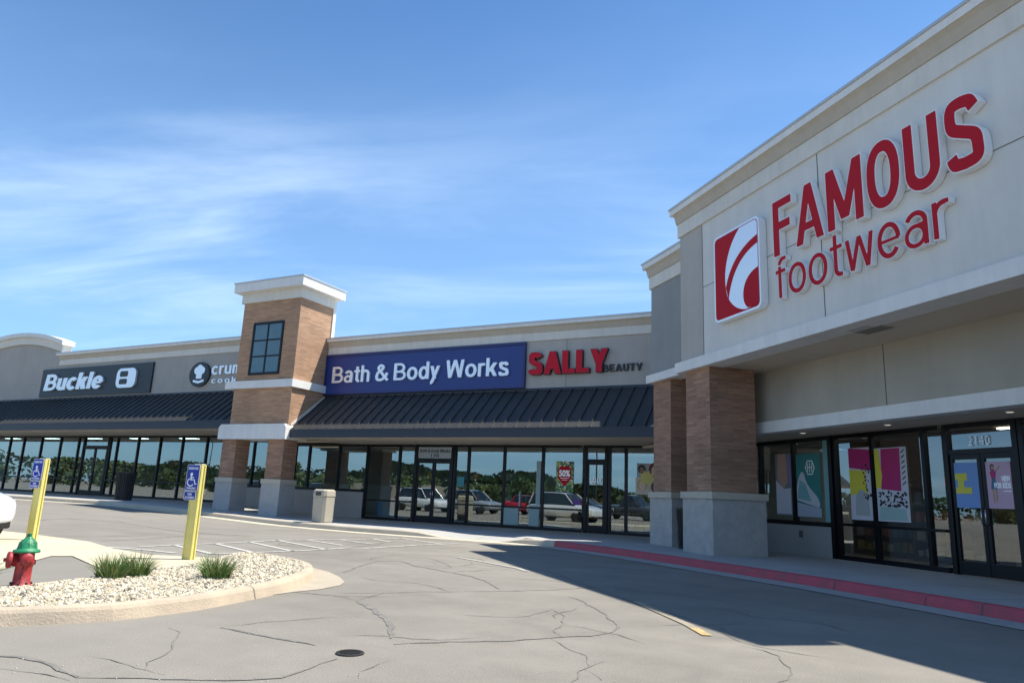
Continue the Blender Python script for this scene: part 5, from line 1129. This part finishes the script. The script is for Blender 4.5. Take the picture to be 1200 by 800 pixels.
for (x,y,rz,col,lb,kw) in [(-30.,2.5,12,(.78,.79,.80),'white sport utility car parked beyond the left edge',{}),(-27.0,.6,8,(.30,.33,.36),'silver sport utility car parked beyond the left edge',{}),(-23.0,-1.6,10,(.50,.02,.04),'bright red car parked beyond the left edge',dict(suv=False,H=1.5)),(-19.6,-2.6,8,(.02,.03,.05),'dark blue car parked beyond the left edge',dict(suv=False,H=1.48)),(-16.6,-5.0,14,(.06,.06,.065),'dark grey pickup truck parked beyond the left edge',dict(pickup=True,L=5.3,H=1.8)),(-12.0,-7.5,6,(.32,.02,.03),'dark red car parked behind the viewer',dict(suv=False,H=1.48)),(9,-14,60,(.03,.03,.035),'black car parked far behind the viewer',{}),(-4,-12,80,(.4,.41,.43),'silver car parked far behind the viewer',dict(suv=False,H=1.48)),(-34,8,10,(.25,.2,.15),'bronze car parked beyond the left edge',{}),(-39,9,10,(.5,.5,.52),'light grey car parked beyond the left edge',{})]:
    car((x,y,0),math.radians(rz),lb,col,group=CG,**kw)
# ------------------------------------------------------------ trees and lamp posts across the lot, seen in the glass
LEAF=[mat('leaf mid',(.09,.135,.045),.7,.4,.6),mat('leaf dark',(.055,.09,.032),.7,.4,.6),mat('leaf spring',(.14,.17,.06),.7,.3,.6)]; BARK=mat('bark',(.09,.07,.05),.9,.3,6)
def tree_proto(h,seed):
    r=random.Random(seed); t=thing('tree','broadleaf tree at the far side of the car park behind the viewer','tree',(0,0,-50),0,'trees across the car park'); mb=MB(); mb.tube([(0,0,0),(.1,0,h*.25),(.0,.1,h*.55)],[.22,.17,.08],7)
    for k in range(6):
        a=r.uniform(0,6.28); mb.tube([(0,0,h*r.uniform(.2,.4)),(math.cos(a)*h*.25,math.sin(a)*h*.25,h*r.uniform(.5,.75))],[.09,.03],5)
    mb.build('trunk',BARK,t,uv=False)
    mb=MB(); cl=[(r.uniform(-.33,.33)*h,r.uniform(-.33,.33)*h,h*r.uniform(.12,.88),h*r.uniform(.07,.24)) for _ in range(26)]
    for cx_,cy_,cz_,cr in cl:
        for _ in range(90):
            d=Vector((r.gauss(0,1),r.gauss(0,1),r.gauss(0,1))).normalized()*cr*r.uniform(.6,1.1); p=Vector((cx_,cy_,cz_))+d; u=Vector((r.gauss(0,1),r.gauss(0,1),r.gauss(0,1))).normalized(); v=u.orthogonal().normalized(); s_=h*.042*r.uniform(.6,1.4)
            mb.cm=r.choice([0,0,1,2]); mb.add([p+u*s_,p+v*s_,p-u*s_,p-v*s_],[(0,1,2,3)])
    mb.build('crown',LEAF,t,uv=False,fixn=False); return t
PR=[tree_proto(7.5,1),tree_proto(9.,2),tree_proto(6.5,3)]
sp=[]
for k in range(46):
    an=math.radians(random.uniform(112,262)); d=random.uniform(125,170); sp.append((d*math.cos(an)*1.25,d*math.sin(an)*.9 if math.sin(an)<0 else -abs(d*math.sin(an))*.5))
for k in range(80): sp.append((-210+k*3.6+random.uniform(-3,3),-125+random.uniform(-14,10)-k*.25))
for i,(x,y) in enumerate(sp):
    o=PR[i] if i<3 else copy_tree(PR[i%3]); o.location=(x,y,0); s_=random.uniform(.4,.85); o.scale=(s_,s_,s_*random.uniform(.8,1.05)); o.rotation_euler=(0,0,random.uniform(0,6.3))
mb=MB(); r_=random.Random(5)
for k in range(44000):
    u=r_.random(); x_=-330+u*560; top=7.5+2.2*math.sin(u*23)+1.3*math.sin(u*61+1)+.8*math.sin(u*140); zz=top*(1-r_.random()**1.7); y_=-178+r_.uniform(-9,9)+25*math.sin(u*3); s_=r_.uniform(.35,.95)
    a_=Vector((r_.gauss(0,1),r_.gauss(0,1),r_.gauss(0,1))).normalized(); b_=a_.orthogonal().normalized(); p=Vector((x_,y_,zz)); mb.cm=r_.choice([0,0,1,1,2]); mb.add([p+a_*s_,p+b_*s_,p-a_*s_,p-b_*s_],[(0,1,2,3)])
for k in range(9000):
    u=r_.random(); y_=-190+u*330; x_=-190+r_.uniform(-8,8)-30*math.sin(u*3); top=7+2*math.sin(u*19)+1.2*math.sin(u*47); zz=top*(1-r_.random()**1.7); s_=r_.uniform(.3,.8)
    a_=Vector((r_.gauss(0,1),r_.gauss(0,1),r_.gauss(0,1))).normalized(); b_=a_.orthogonal().normalized(); p=Vector((x_,y_,zz)); mb.cm=r_.choice([0,0,1,1,2]); mb.add([p+a_*s_,p+b_*s_,p-a_*s_,p-b_*s_],[(0,1,2,3)])
setp(mb.build('far_wood',LEAF,uv=False,fixn=False),'far wood closing the horizon behind the car park','wood',kind='stuff')
def lamp(x,y):
    t=thing('lamp_post','tall dark car park lamp post with a flat head, behind the viewer','lamp post',(x,y,0),0,'car park lamp posts'); MB().lathe([(.25,0),(.25,.7)],n=16).build('footing',CONC,t); MB().tube([(0,0,.7),(0,0,8)],[.09,.06],8).build('pole',IRON,t); box('lamp_head',IRON,t,-.9,.9,-.2,.2,8,8.14)
for x,y in ((-22,-12),(-48,-8),(2,-26),(-75,-16)): lamp(x,y)
low=setp(box('low_building',mat('far wall tan',(.35,.30,.24),.9),None,-120,-92,-105,-92,0,3.2),'low tan building beyond the car park behind the viewer','building')
